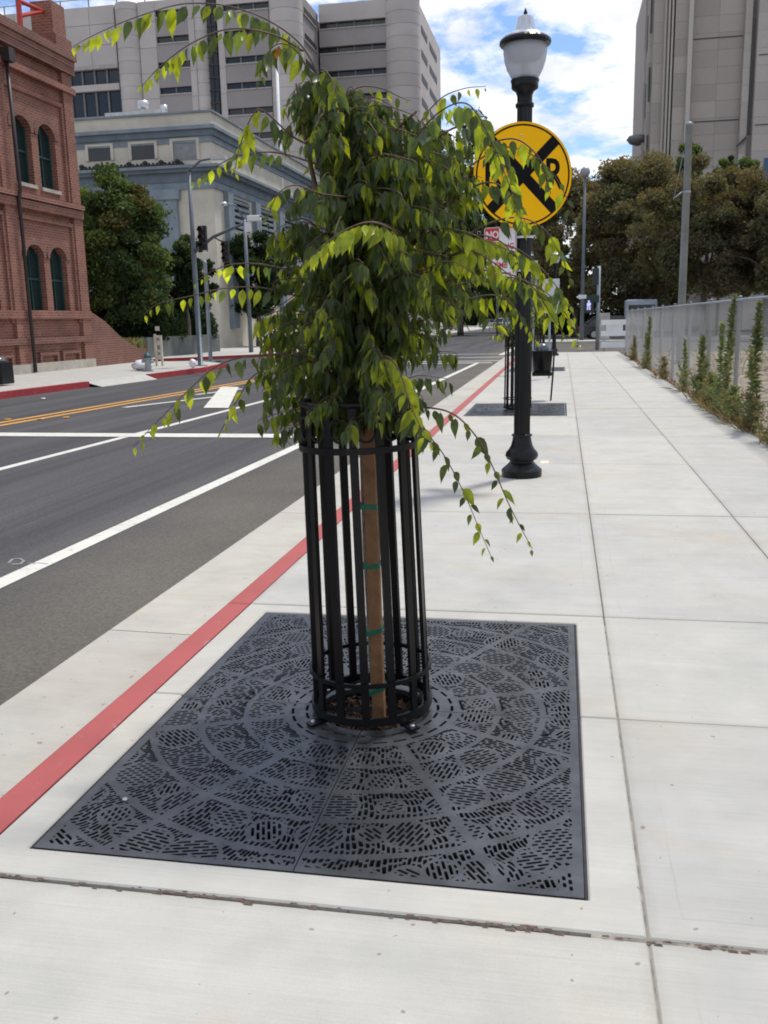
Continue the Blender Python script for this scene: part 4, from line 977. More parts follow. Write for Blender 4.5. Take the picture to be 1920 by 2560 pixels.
# traffic signals beyond the junction
def signal_head(parent, c, s=1., lit=None, mats=None, rz=0):
    hd = MB().box(c[0]-.17*s,c[0]+.17*s,c[1]-.1*s,c[1]+.12*s,c[2]-.52*s,c[2]+.52*s).obj('signal_head', M_sgn2, parent)
    for k, z in enumerate((.34,0,-.34)):
        zc = c[2]+z*s; vs = []; n = 10
        for y in (-.1,-.34):
            for i in range(n+1):
                a = -R(20)+R(220)*i/n
                for r in (.135,.125): vs.append((c[0]+r*s*math.cos(a), c[1]+y*s, zc+r*s*math.sin(a)))
        m = 2*(n+1); fs = []
        for i in range(n):
            a = 2*i; fs += [(a,a+2,m+a+2,m+a),(a+1,m+a+1,m+a+3,a+3),(m+a,m+a+2,m+a+3,m+a+1)]
        MB().add(vs, fs).obj('visor', M_sgn2, hd)
        mm = mats[k] if mats else M_lens
        MB().prism_y([(c[0]+.115*s*math.cos(2*math.pi*i/14), zc+.115*s*math.sin(2*math.pi*i/14)) for i in range(14)], c[1]-.115*s, c[1]-.1005*s).obj('lens', mm, hd)
    return hd
M_sgn2 = mat('black_signal_housing', (.012,.011,.011), .45); M_lens = mat('dark_lens', (.03,.02,.02), .2)
M_green = emis('green_light', (.02,1.,.35), 3.0); M_redl = emis('red_light', (1.,.04,.02), 2.0)
fs_ = thing('traffic_signal', 'far traffic signal showing green among the leaves', 'traffic signal', (*at(1197,840,62).xy,0))
zc = at(1197,632,62).z
MB().tube([(fs_.location.x+1.2,62.2,0),(fs_.location.x+1.2,62.2,zc+.6)], .09, 10).obj('pole', M_pole, fs_, True)
MB().tube([(fs_.location.x+1.2,62.2,zc+.5),(fs_.location.x-.5,62.2,zc+.62)], .06, 8).obj('arm', M_pole, fs_, True)
signal_head(fs_, (fs_.location.x,62,zc+.34), 1., None, [M_lens,M_lens,M_green])

# ================================================================ FAR SIDE OF THE STREET
fw = S(MB().prism([(-13.55,4),(-12.9,19.6),(-12.15,30.2),(-12.6,33.5),(-14.5,36.2),(-30,37),(-30,4)], -.16, .02).obj('far_walk', M_conc))
def kerb_run(pts, m):
    for a, b in zip(pts[:-1], pts[1:]):
        a, b = Vector(a), Vector(b); d = (b-a).normalized(); n = Vector((d.y,-d.x))*.16
        MB().prism([tuple(a),tuple(a+n),tuple(b+n),tuple(b)][::1] if n.x > 0 else [tuple(a),tuple(b),tuple(b+n),tuple(a+n)], -.155, .035).obj('kerb_stone', m, fw)
kerb_run([(-13.53,4.5),(-13.2,12),(-12.88,20),(-12.66,23.1)], M_redfar)
kerb_run([(-12.42,26.4),(-12.15,30.2)], M_redfar)
kerb_run([(-12.15,30.2),(-12.6,33.5)], M_redfar)
S(MB().add([(-12.66,23.12,.024),(-12.42,26.38,.024),(-12.0,26.3,RZ+.006),(-12.2,23.2,RZ+.006)], [(0,3,2,1)]).obj('driveway_apron', M_conc))
fw2 = S(MB().prism([(-18.2,39.4),(-12.4,46),(-11.9,50),(-11.9,300),(-80,300),(-80,39.4)], -.16, .0).obj('corner_walk', M_conc))
kerb_run_pts = [(-40,39.35),(-18.2,39.35),(-12.4,45.9),(-11.85,50),(-11.8,80)]
for a, b in zip(kerb_run_pts[:-1], kerb_run_pts[1:]):
    a, b = Vector(a), Vector(b); d = (b-a).normalized(); n = Vector((d.y,-d.x))*.16
    MB().prism([tuple(a),tuple(a+n),tuple(b+n),tuple(b)], -.155, .015).obj('kerb_stone', M_redfar, fw2)
# grey garden wall of the stone building
gw = T(MB().box(-60,-18.9,40.6,40.9,0,.95).box(-19.2,-18.9,40.9,50,0,.95).obj('garden_wall', mat('grey_rendered_wall', (.13,.14,.13), .9, var=.25, scale=1.2)), 'low grey wall along the side street behind the brick building', 'wall')
# bin, hydrant, bag, stand
bn = thing('street_bin', 'square black litter bin at the left edge on the far walk', 'litter bin', (-14.45,22.0,.02))
zb0, zb1 = .02, at(27,905,22).z
bev(MB().box(-14.75,-14.19,21.72,22.28,.06,zb1).obj('body', M_blk, bn), .02)
for k in range(8): sbox('slat', M_blk, bn, -14.73+.07*k,-14.69+.07*k,21.70,21.72,.1,zb1-.06)
MB().lathe([(.24,zb1),(.235,zb1+.05),(.19,zb1+.11),(.09,zb1+.15)], (-14.47,22,0), 20).obj('dome', mat('grey_dome2', (.12,.13,.13), .2, .3), bn, True)
hy_ = thing('fire_hydrant', 'small grey fire hydrant with green cap on the far walk', 'hydrant', (-13.2,28.3,.02))
autosmooth(MB().lathe([(.17,.0),(.17,.04),(.11,.05),(.10,.38),(.14,.40),(.14,.43)], n=18).obj('barrel', mat('hydrant_grey', (.30,.32,.33), .5), hy_, local=True))
MB().lathe([(.13,.43),(.12,.50),(.06,.57),(.03,.58),(.03,.62)], n=18).obj('cap', mat('hydrant_green', (.03,.10,.09), .5), hy_, True, local=True)
for sx in (-1,1): MB().tube([(sx*.08,0,.32),(sx*.2,0,.32)], .055, 12).obj('nozzle', mat('hydrant_nozzle', (.35,.36,.37), .5), hy_, True, local=True)
def bag(c, s, label, seed):
    rr = random.Random(seed); v = []; f = []; n, m = 12, 7
    for j in range(m+1):
        for i in range(n):
            a = 2*math.pi*i/n; ph = math.pi*j/m; k = 1+rr.uniform(-.22,.22)
            v.append((s[0]*k*math.sin(ph)*math.cos(a), s[1]*k*math.sin(ph)*math.sin(a), s[2]*(1-math.cos(ph))*.5*(1+rr.uniform(-.08,.08))))
    f = [(j*n+i,j*n+(i+1)%n,(j+1)*n+(i+1)%n,(j+1)*n+i) for j in range(m) for i in range(n)]
    o = MB().add(v,f).obj('trash_bag', mat('white_plastic', (.72,.73,.75), .35, rnd=.05), None, True, origin=(0,0,0)); o.location = c; T(o, label, 'bag', 'white bags on the far walk')
bag((-13.75,28.9,.02), (.30,.26,.34), 'crumpled white plastic bag lying left of the hydrant', 1)
bag((-12.35,30.0,.03), (.13,.12,.30), 'small upright white bag on the far red kerb', 2)
sd = thing('notice_stand', 'tall narrow pale wooden frame standing behind the hydrant', 'stand', (-14.55,32.2,.02))
zs = at(396,834,32.2).z; x0, x1 = at(388,880,32.2).x, at(407,880,32.2).x
M_pale = mat('pale_wood', (.56,.50,.42), .7)
for x in (x0,x1-.07): MB().box(x,x+.07,32.15,32.22,.02,zs-(.02 if x == x0 else .06)).obj('upright', M_pale, sd)
for k in range(5): z = .25+k*.26; MB().box(x0+.072,x1-.072,32.17,32.20,z,z+.10 if k % 2 else z+.16).obj('rail', M_pale, sd)
# steel signal poles
def zat(px,py,Y): return at(px,py,Y).z
p1 = thing('signal_mast', 'grey mast with traffic signals and long arm at the far corner', 'traffic signal', (-12.78,31.75,.02))
px0 = p1.location.x; ztop = zat(472,424,31.75)
MB().lathe([(.24,0),(.24,.03),(.095,.035),(.082,zat(489,631,31.75)),(.06,ztop-.02)], n=16).obj('pole', M_pole, p1, True, local=True)
za1 = zat(489,631,31.75); e1 = at(652,540,29.2)
MB().tube([(px0,31.75,za1),(px0+.9,31.4,za1+.47),(e1.x,e1.y,e1.z)], [.065,.055,.035], 10).obj('mast_arm', M_pole, p1, True)
e2 = at(533,396,30.8)
MB().tube([(px0,31.75,ztop-.05),((px0+e2.x)/2,31.3,(ztop+e2.z)/2+.12),tuple(e2)], [.05,.04,.03], 8).obj('light_arm', M_pole, p1, True)
MB().box(e2.x-.05,e2.x+.45,e2.y-.12,e2.y+.12,e2.z-.05,e2.z+.06).obj('luminaire', M_alu, p1)
c1 = at(507,595,31.6); signal_head(p1, (c1.x,31.6,c1.z), .78)
c2 = at(564,630,30.6); signal_head(p1, (c2.x,30.6,c2.z), .65)
MB().tube([(px0+1.0,31.3,za1+.42),(c2.x-.3,30.8,c2.z+.42),(c2.x,30.6,c2.z+.3)], .025, 6).obj('bracket', M_sgn2, p1, True)
cm = at(645,545,29.3); bev(MB().box(cm.x-.35,cm.x+.1,29.2,29.35,cm.z-.1,cm.z+.08).obj('camera_housing', M_bwhite, p1), .03); MB().box(cm.x-.42,cm.x-.24,29.15,29.3,cm.z-.42,cm.z-.12).obj('sensor', M_bwhite, p1)
p2 = thing('bollard_pole', 'short capped grey pole right of the signal mast', 'pole', (-13.85,35.5,.02))
MB().lathe([(.08,0),(.075,zat(512,660,35.5)),(.09,zat(512,658,35.5)),(.03,zat(512,656,35.5)+.06)], n=14).obj('shaft', M_galv, p2, True, local=True)
MB().lathe([(.2,0),(.2,.02)], n=14).obj('base_plate', M_galv, p2, local=True)
b3 = at(628,880,47); p3 = thing('signal_mast', 'second grey signal mast with curved street light half hidden by leaves', 'traffic signal', (b3.x,47,0))
z3 = zat(618,548,47)
MB().lathe([(.12,0),(.08,z3)], n=12).obj('pole', M_pole, p3, True, local=True)
e3 = at(560,510,46); MB().tube([(b3.x,47,z3-.05),((b3.x*.6+e3.x*.4),46.6,e3.z+.0),(e3.x,46,e3.z)], [.05,.045,.035], 8).obj('light_arm', M_pole, p3, True)
MB().lathe([(.02,-.1),(.16,-.08),(.2,0),(.1,.1)], tuple(e3), 12).obj('luminaire', M_alu, p3, True)
a3 = at(590,672,46.5); MB().tube([(b3.x,47,zat(624,705,47)),(a3.x,46.5,a3.z)], [.07,.05], 8).obj('mast_arm', M_pole, p3, True)
fl = at(701,380,72); fp = thing('flagpole', 'white flagpole rising behind the leaves of the young tree', 'flagpole', (fl.x,72,0))
MB().lathe([(.14,0),(.11,zat(701,150,72))], n=12).obj('pole', M_bwhite, fp, True, local=True); MB().lathe([(.02,0),(.15,.1),(.15,.2),(.02,.3)], (0,0,zat(701,150,72)), 12).obj('ball', M_alu, fp, True, local=True)

# ================================================================ BRICK BUILDING
XB = -17.35
def bz(px, py): return atx(px, py, XB).z
def by(px, py): return atx(px, py, XB).y
bb = thing('brick_building', 'red brick building with arched green windows on the left', 'building', (XB-4,24,.0))
YC = by(226,880)                                        # the far corner
ZT = bz(20,60)-.42                                      # top of the wall below the parapet
# window openings on the facade: (y0, y1, z0, z1 of the springing)
def opening(pa, pb, pytop, pybot):                      # px left, right
    pm = (pa+pb)/2; ya, yb = by(pa,(pytop+pybot)/2), by(pb,(pytop+pybot)/2); return ya, yb, bz(pm,pybot), bz(pm,pytop)
up = [opening(34,80,291,456), opening(98,140,314,472)]
lo = [opening(70,114,612,781), opening(129,170,619,783)]
pitch = (up[1][0]-up[0][0]); bayw = 2*pitch+1.25
M_stone = mat('pale_sill_stone', (.42,.38,.32), .85, var=.2)
M_teal = mat('dark_green_frame', (.012,.06,.055), .45)
wallm = MB(); RD = .32
ops = []
for s in range(5):
    for ya, yb, z0, z1 in up: ops.append((ya-s*bayw, yb-s*bayw, z0, z1, 1))
    for ya, yb, z0, z1 in lo: ops.append((ya-s*bayw, yb-s*bayw, z0, z1, 0))
zr = [(.0, lo[0][2]), (lo[0][2], lo[0][3]), (lo[0][3], up[0][2]), (up[0][2], up[0][3]), (up[0][3], ZT)]
YN = YC-5*bayw-2
def strip(z0, z1, oo):                                  # wall strip with rectangular openings and arched heads
    oo = sorted(oo); y = YN
    for a, b in oo:
        wallm.box(XB-RD, XB, y, a, z0, z1); y = b
    wallm.box(XB-RD, XB, y, YC, z0, z1)
strip(0, lo[0][2], []); strip(lo[0][2], lo[0][3], [(o[0],o[1]) for o in ops if o[4] == 0])
strip(lo[0][3], up[0][2], []); strip(up[0][2], up[0][3], [(o[0],o[1]) for o in ops if o[4] == 1]); strip(up[0][3], ZT, [])
for a, b, z0, z1, u in ops:                             # fill the corners of the arched heads
    c, r, n = (a+b)/2, (b-a)/2, 8; hh = r*.75
    for sg in (-1,1):
        P = [(c+sg*r, z1+.001)] + [(c+sg*r*math.cos(math.pi/2*i/n), z1-hh+hh*math.sin(math.pi/2*i/n)) for i in range(n+1)]
        P = [(y_,z_) for y_,z_ in P]
        wallm.prism_x(P if sg < 0 else P[::-1], XB-RD+.004, XB-.003)
wallm.obj('wall', M_brick, bb)
MB().box(XB-12,XB-RD-.05,YN,YC-.02,0,ZT-.3).obj('core', M_brick2, bb)
MB().box(XB-12,XB-RD,YC-.35,YC-.004,0,ZT).obj('end_wall', M_brick, bb)
for a, b, z0, z1, u in ops:
    wd_ = MB().box(XB-RD+.03,XB-RD+.06,a,b,z0,z1).obj('window', M_glt, bb)
    fr = MB(); f_ = .055
    fr.box(XB-RD+.06,XB-RD+.12,a,a+f_,z0,z1).box(XB-RD+.06,XB-RD+.12,b-f_,b,z0,z1).box(XB-RD+.06,XB-RD+.12,a+f_,b-f_,z0,z0+f_).box(XB-RD+.06,XB-RD+.115,a+f_,b-f_,(z0+z1)/2-.03,(z0+z1)/2+.03)
    fr.box(XB-RD+.06,XB-RD+.10,(a+b)/2-.02,(a+b)/2+.02,z0+f_,z1)
    fr.obj('frame', M_teal, wd_)
    MB().box(XB-.15,XB+.06,a-.06,b+.06,z0-.12,z0).obj('sill', M_stone, wd_)
    c, r, n = (a+b)/2, (b-a)/2, 10; hh = r*.75
    arc = [(c-r*1.0*math.cos(math.pi*i/n), z1-hh+hh*math.sin(math.pi*i/n)) for i in range(n+1)]
    arc2 = [(c-(r+.24)*math.cos(math.pi*i/n), z1-hh+(hh+.24)*math.sin(math.pi*i/n)) for i in range(n+1)]
    mb = MB()
    for i in range(n): mb.prism_x([arc[i],arc[i+1],arc2[i+1],arc2[i]][::-1], XB-.02, XB+.035)
    mb.obj('arch', M_brick2, wd_)
# pilasters, raised frames and string courses
for s in range(6):
    ye = YC-s*bayw
    for a, b in ((ye-.62, ye-.02),):
        MB().box(XB+.001,XB+.14,a,b,.0,ZT).obj('pilaster', M_brick, bb)
for nm, za_, zb_, pr, m in (('string_course', bz(205,548)-.05, bz(205,548)+.22, .20, M_brick), ('string_course', bz(205,530), bz(205,530)+.16, .27, M_brick), ('plinth', .0, .32, .20, M_stone), ('string_course', bz(210,790)-.1, bz(210,790)+.18, .18, M_brick),
                    ('string_course', bz(215,850)-.05, bz(215,850)+.14, .17, M_brick2), ('cornice', ZT-.95, ZT-.75, .22, M_brick), ('cornice', ZT-.3, ZT-.05, .24, M_brick2), ('cornice', ZT-.05, ZT+.16, .26, M_brick), ('cornice', ZT+.16, ZT+.42, .34, M_brick2)):
    MB().box(XB-.1,XB+pr,YN,YC+(.0 if nm != 'cornice' else pr*.5),za_,zb_).obj(nm, m, bb)
MB().box(XB-12,XB-.02,YN,YC+.03,ZT+.0,ZT+.5).obj('parapet', M_brick, bb)
zp = bz(160,22)
MB().box(XB-.75,XB+.05,YC-.75,YC+.1,ZT+.5,zp).obj('corner_pier', M_brick, bb)
MB().box(XB-.9,XB+.2,YC-.9,YC+.16,ZT+.42,ZT+.85).obj('corner_cap', M_brick2, bb)
M_rsteel = mat('red_painted_steel', (.42,.035,.022), .5)
MB().tube([(XB-.2,YC-2.4,ZT+.6),(XB-.2,YC-2.4,zp-.1)], .09, 8).obj('brace', M_rsteel, bb); MB().tube([(XB-.2,YC-2.35,ZT+1.0),(XB-.25,YC-.8,zp-.35)], .07, 8).obj('brace', M_rsteel, bb); MB().tube([(XB-.2,YC-2.35,zp-.5),(XB-.25,YC-.8,zp-.35)], .07, 8).obj('brace', M_rsteel, bb)
for s in range(5):                                      # blind panels in the basement
    for pa, pb, pt, pbm in ((100,138,889,920),(157,193,884,916)):
        ya, yb = by(pa,905)-s*bayw, by(pb,905)-s*bayw; z0, z1 = bz((pa+pb)/2,pbm), bz((pa+pb)/2,pt)
        for a,b,c,d in ((ya-.12,yb+.12,z1,z1+.12),(ya-.12,ya,z0,z1),(yb,yb+.12,z0,z1)): MB().box(XB+.001,XB+.12,a,b,c,d).obj('basement_frame', M_brick2, bb)
    yw0, yw1 = min(up[0][0],lo[0][0])-.5-s*bayw, max(up[1][1],lo[1][1])+.42-s*bayw
    for z0, z1 in ((lo[0][2]-.35, lo[0][3]+.75),(up[0][2]-.35, up[0][3]+.75)):
        for a,b,c,d in ((yw0-.16,yw1+.16,z1,z1+.14),(yw0-.16,yw0,z0,z1),(yw1,yw1+.16,z0,z1)): MB().box(XB+.001,XB+.09,a,b,c,d).obj('panel_frame', M_brick, bb)
M_dp = mat('dark_downpipe', (.03,.022,.022), .5)
for s in range(2):
    yd = by(43,640)-s*bayw
    MB().tube([(XB+.26,yd,.05),(XB+.26,yd,bz(40,500)),(XB+.34,yd,bz(38,480)),(XB+.30,yd,ZT-.9)], .06, 8).obj('downpipe', M_dp, bb, True)
    MB().box(XB+.18,XB+.5,yd-.16,yd+.16,ZT-.9,ZT-.5).obj('hopper', M_dp, bb)
# sloping brick side wall
sw_ = [(YC+.02,0),(YC+4.7,0),(YC+4.7,.55),(YC+3.9,.6),(YC+2.6,1.0),(YC+1.2,1.7),(YC+.02,2.1)]
T(MB().prism_x(sw_, XB-.35, XB+.05).obj('ramp_wall', M_brick2), 'low sloping brick wall running off the corner of the brick building', 'wall')

# ================================================================ STONE CIVIC BUILDING
YS = 57.0
M_bei = mat('beige_stone', (.57,.52,.43), .9, var=.12, scale=.8, bmp=.15, bscale=8, bdist=.02)
M_blu = mat('blue_grey_stone', (.205,.245,.275), .85, var=.2, scale=1.1)
M_blu2 = mat('dark_blue_grey_stone', (.13,.16,.185), .85, var=.2, scale=1.1)
cb_ = thing('civic_building', 'beige and blue grey stone civic building behind the left trees', 'building', (at(400,850,YS).x,YS+12,0))
XL, XR = at(60,500,YS).x, at(530,420,YS).x
zS = lambda py: at(530,py,YS).z
lay = [('wall', 0, zS(470), 0, M_bei), ('architrave', zS(470), zS(452), .12, M_blu), ('frieze', zS(452), zS(428), .18, M_blu2), ('cornice', zS(428), zS(419), .45, M_blu2), ('cornice', zS(419), zS(412), .62, M_blu),
       ('attic', zS(412), zS(354), .05, M_bei), ('cornice', zS(354), zS(338), .12, M_blu), ('cornice', zS(338), zS(322), .26, M_blu2), ('cornice', zS(322), zS(313), .42, M_blu), ('parapet', zS(313), zS(281), .2, M_bei), ('coping', zS(281), zS(276), .32, M_blu)]
for nm, a, b, o_, m in lay: MB().box(XL-o_,XR+o_,YS-o_,YS+34+o_,a,b).obj(nm, m, cb_)
for pa, pb, pt, pbm, m in ((222,278,367,403,M_gls),(330,388,360,399,M_gls),(434,493,352,401,mat('grey_blind_panel', (.25,.255,.26), .8))):
    x0, x1 = at(pa,385,YS-.05).x, at(pb,385,YS-.05).x; z0, z1 = at((pa+pb)/2,pbm,YS).z, at((pa+pb)/2,pt,YS).z
    wn = MB().box(x0,x1,YS-.08,YS-.056,z0,z1).obj('attic_window', m, cb_)
    MB().box(x0-.18,x0,YS-.14,YS-.052,z0,z1+.15).box(x1,x1+.18,YS-.14,YS-.052,z0,z1+.15).box(x0,x1,YS-.14,YS-.052,z1,z1+.15).obj('surround', M_bei, wn)
cr_ = MB(); xa, xb = at(190,400,YS-.9).x, at(452,400,YS-.9).x; zc0 = zS(412)
cr_.box(xa,xb,YS-.58,YS-.40,zc0,zc0+.12)
for i in range(26):
    x = xa+(xb-xa)*(i+.5)/26; r_ = .09 if i % 4 else .2
    cr_.lathe([(r_*.6,zc0+.12),(r_,zc0+.12+r_*.5),(r_*.7,zc0+.12+r_),(.02,zc0+.12+r_*1.3)], (x,YS-.49,0), 8)
cr_.obj('cresting', mat('dark_bronze_cresting', (.025,.024,.024), .7), cb_)
zpil = zS(470)
for pa, pb in ((395,449),(300,340),(205,245)):
    x0, x1 = at(pa,550,YS).x, at(pb,550,YS).x
    MB().box(x0,x1,YS-.30,YS-.002,1.2,zpil-.6).obj('pilaster', M_blu, cb_); MB().box(x0-.2,x1+.2,YS-.42,YS-.002,zpil-.6,zpil-.01).obj('pilaster_capital', M_blu, cb_)
for pa, pb in ((355,394),(250,298)):
    x0, x1 = at(pa,550,YS).x, at(pb,550,YS).x
    for pt, pbm in ((476,540),(585,700)):
        wn = MB().box(x0,x1,YS-.03,YS-.006,at(375,pbm,YS).z,at(375,pt,YS).z).obj('window', M_gls, cb_)
        zt_ = at(375,pt,YS).z; zb_ = at(375,pbm,YS).z
        for k in (1,2): x = x0+(x1-x0)*k/3; MB().box(x-.05,x+.05,YS-.07,YS-.031,zb_,zt_).obj('mullion', M_blu, wn)
    zt_ = at(375,585,YS).z; n = 8
    aw = MB()
    for k in range(n):
        xa_, xb_ = x0+(x1-x0)*k/n, x0+(x1-x0)*(k+1)/n
        aw.add([(xa_,YS-.05,zt_),(xb_,YS-.05,zt_),(xb_,YS-1.0,zt_-1.1),(xa_,YS-1.0,zt_-1.1)], [(0,3,2,1)], k % 2)
    aw.obj('awning', [M_bwhite, M_blu2], cb_)
for k in range(5):                                       # long side facing the street
    y0 = YS+3.2+k*5.6
    MB().box(XR+.002,XR+.34,y0-1.5,y0-.45,1.2,zpil-.01).obj('pilaster', M_blu, cb_)
    for z0, z1 in ((zS(560),zS(478)),(zS(690),zS(585))):
        wn = MB().box(XR+.006,XR+.03,y0,y0+3.4,z0,z1).obj('window', M_gls, cb_)
        for j in range(5): z = z0+(z1-z0)*(j+.5)/5; MB().box(XR+.031,XR+.12,y0,y0+3.4,z-.10,z+.10).obj('louvre', M_blu, wn)
    aw = MB().add([(XR+.04,y0-.1,zS(585)),(XR+.04,y0+3.5,zS(585)),(XR+1.1,y0+3.5,zS(585)-1.2),(XR+1.1,y0-.1,zS(585)-1.2)], [(0,3,2,1)]).obj('awning', M_blu2, cb_)
zr_ = zS(276)
M_rf = mat('pale_roof_membrane', (.55,.55,.52), .8)
x0, x1 = at(262,285,YS+9).x, at(405,285,YS+9).x
MB().box(x0,x1,YS+9,YS+16,zr_-.2,at(320,279,YS+9).z).obj('roof_deck', M_rf, cb_)
for pa, pb, pt, pb2 in ((331,357,245,262),(338,350,262,280),(388,404,259,279)):
    a_, b_2 = at(pa,270,YS+9.5).x, at(pb,270,YS+9.5).x; MB().lathe([((b_2-a_)/2,at(345,pb2,YS+9.5).z),((b_2-a_)/2,at(345,pt,YS+9.5).z)], ((a_+b_2)/2,YS+10.5,0), 14).obj('roof_vent', M_alu, cb_, True)

# ================================================================ CONCRETE TOWER
YT = 105.0
M_pnk = mat('pinkish_precast', (.51,.455,.425), .85, var=.08, scale=.3, rnd=.07)
M_pnk2 = mat('darker_precast', (.33,.292,.282), .85, var=.08, scale=.4, rnd=.06)
M_ledge = mat('pale_ledge', (.40,.365,.34), .8)
M_slit = mat('dark_louvre', (.045,.038,.037), .6)
M_mull = mat('grey_mullion', (.16,.15,.15), .5)
tw = thing('tower_building', 'tall pinkish concrete office tower with banded windows behind the tree', 'building', (at(450,820,YT).x,YT+12,0))
XT = lambda px, Y=YT: at(px,150,Y).x
ZTt = lambda py, px=450, Y=YT: at(px,py,Y).z
RT = at(250,14,YT).z                                     # roof of the main block
FL = 2.67
z0f = ZTt(226)                                           # centre of a window band
def bands(pa, pb, Y, zc, ztop, name='bay', d=.45, n=3):
    """spandrels and recessed window slots between two piers"""
    x0, x1 = XT(pa,Y), XT(pb,Y)
    MB().box(x0,x1,Y+d,Y+d+.2,0,ztop-.05).obj('bay_back', M_slit, tw)
    k0 = -int((zc-1)//FL); k1 = int((ztop-zc)//FL)
    for k in range(k0, k1+1):
        zc_ = zc+FL*k; a, b = zc_-FL+.42, zc_-.42
        if b > ztop: b = ztop
        if b-a < .2 or a < 0: continue
        o = sbox('spandrel', M_pnk2, tw, x0, x1, Y+.05, Y+d+.1, a, b); 
        sbox('ledge', M_ledge, tw, x0, x1, Y-.04, Y+d, b, b+.14) if b < ztop-.3 else None
        if zc_+.42 < ztop:
            wn = sbox('window', M_gls, tw, x0, x1, Y+d-.06, Y+d-.01, zc_-.27, zc_+.42)
            for j in range(1,n): x = x0+(x1-x0)*j/n; sbox('mullion', M_mull, wn, x-.09, x+.09, Y+d-.2, Y+d-.065, zc_-.27, zc_+.42)
    b0_ = zc+FL*k1+.42
    if ztop-b0_ > .3: sbox('spandrel', M_pnk, tw, x0, x1, Y+.05, Y+d+.1, b0_, ztop)
def column(pa, pb, Y, ztop, full=False):
    x0, x1 = XT(pa,Y), XT(pb,Y); r = (x1-x0)/2; z = 0; h = FL/2; k = 0
    while z < ztop-.1:
        z1 = min(z+h, ztop); key = ('drum',round(r,2),round(z1-z,2))
        if key not in _bx:
            m = MB().lathe([(r-.05,0),(r,.05),(r,z1-z-.05),(r-.05,z1-z)], n=28); me = bpy.data.meshes.new('drum'); me.from_pydata(m.v,[],m.f); me.materials.append(M_pnk); me.polygons.foreach_set('use_smooth',[True]*len(me.polygons)); me.set_sharp_from_angle(angle=R(30)); _bx[key] = me
        o = bpy.data.objects.new('drum', _bx[key]); COL.objects.link(o); o.parent = tw; o.location = Vector(((x0+x1)/2,Y+r*.45,z))-wloc(tw)
        z = z1
def pier(pa, pb, Y, ztop, d=1.2, m=None):
    x0, x1 = XT(pa,Y), XT(pb,Y); z = 0
    while z < ztop-.1:
        z1 = min(z+FL, ztop); sbox('pier_panel', m or M_pnk, tw, x0+.01, x1-.01, Y, Y+d, z+.015, z1-.015); z = z1
MB().box(XT(-250),XT(740),YT+.9,YT+28,0,RT-.4).obj('core', M_pnk2, tw)
MB().box(XT(803,113.6)-.3,XT(1030,113.6),114.6,136,0,at(900,10,113.6).z).obj('core', M_pnk2, tw)
# left part: panel grid over two strips of glazing
xw0, xw1 = XT(-250), XT(293)
zg = [ZTt(291,240), ZTt(228,240), ZTt(211,240), ZTt(173,240)]
npx = 9
for i in range(npx):
    a, b = xw0+(xw1-xw0)*i/npx, xw0+(xw1-xw0)*(i+1)/npx
    z = zg[3]+.35
    while z < RT-.05:
        z1 = min(z+2.15, RT); sbox('wall_panel', M_pnk, tw, a+.02, b-.02, YT, YT+.6, z+.02, z1-.02); z = z1
    z = 0
    while z < zg[0]-.1:
        z1 = min(z+2.4, zg[0]-.02); sbox('wall_panel', M_pnk, tw, a+.02, b-.02, YT, YT+.6, z+.02, z1-.02); z = z1
sbox('ledge', M_ledge, tw, xw0, xw1, YT-.06, YT+.6, zg[3], zg[3]+.34)
sbox('ledge', M_pnk, tw, xw0, xw1, YT-.02, YT+.6, zg[1]+.02, zg[2]-.02)
for a, b in ((zg[0],zg[1]),(zg[2],zg[3])):
    wn = MB().box(xw0,xw1,YT+.5,YT+.55,a+.005,b-.005).obj('window', M_gls, tw); n = 18
    for j in range(1,n): x = xw0+(xw1-xw0)*j/n; sbox('mullion', M_mull, wn, x-.1, x+.1, YT+.3, YT+.49, a+.005, b-.005)
column(293,352,YT,RT); pier(352,394,YT,RT); bands(394,475,YT,z0f,RT,n=2); pier(475,490,YT,RT); column(486,520,YT+.4,RT)
gx0, gx1 = XT(514), XT(550)
gz = MB().box(gx0,gx1,YT+.7,YT+.8,0,RT-.1).obj('glazing', M_gls, tw)
z = .5
while z < RT-.5: sbox('mullion', M_slit, gz, gx0, gx1, YT+.55, YT+.695, z, z+.12); z += FL/2
for j in (1,2): x = gx0+(gx1-gx0)*j/3; sbox('mullion', M_slit, gz, x-.05, x+.05, YT+.56, YT+.69, 0, RT-.2)
pier(548,563,YT,RT); bands(563,676,YT,z0f-.02,RT,n=3); column(674,754,YT,RT)
# return wall towards the wing, with slanting window slots in perspective
xr = XT(752); yR = 113.2
MB().box(xr-.8,xr-.25,YT+2,yR+1,0,RT).obj('return_wall', M_pnk2, tw)
k = 0; z = z0f-FL*14
while z < RT-1:
    if z > 0:
        sbox('window', M_gls, tw, xr-.26, xr-.2, YT+3.0, yR-.3, z-.3, z+.42); sbox('ledge', M_ledge, tw, xr-.26, xr-.1, YT+2.6, yR, z-.44, z-.3)
    z += FL
YW = 113.6; RW = at(900,2,YW).z; zw = at(900,120,YW).z
bands(800,974,YW,zw,RW,n=4,d=.6); column(962,1048,YW,RW)
xs_ = XT(1046,YW+1.5)
MB().box(xs_-1.5,xs_,YW+2,YW+22,0,RW).obj('side_wall', M_pnk, tw)
z = zw-FL*14
while z < RW-1:
    if z > 0: sbox('window', M_slit, tw, xs_+.002, xs_+.05, YW+4, YW+9, z-.32, z+.42); sbox('window', M_slit, tw, xs_+.002, xs_+.05, YW+11, YW+18, z-.32, z+.42)
    z += FL
for px_ in range(20,430,70): sbox('roof_rail_post', M_mull, tw, XT(px_)-.05, XT(px_)+.05, YT+.2, YT+.3, RT, RT+.9)
MB().box(XT(-100),XT(480),YT+.22,YT+.28,RT+.85,RT+.92).obj('roof_rail', M_mull, tw)

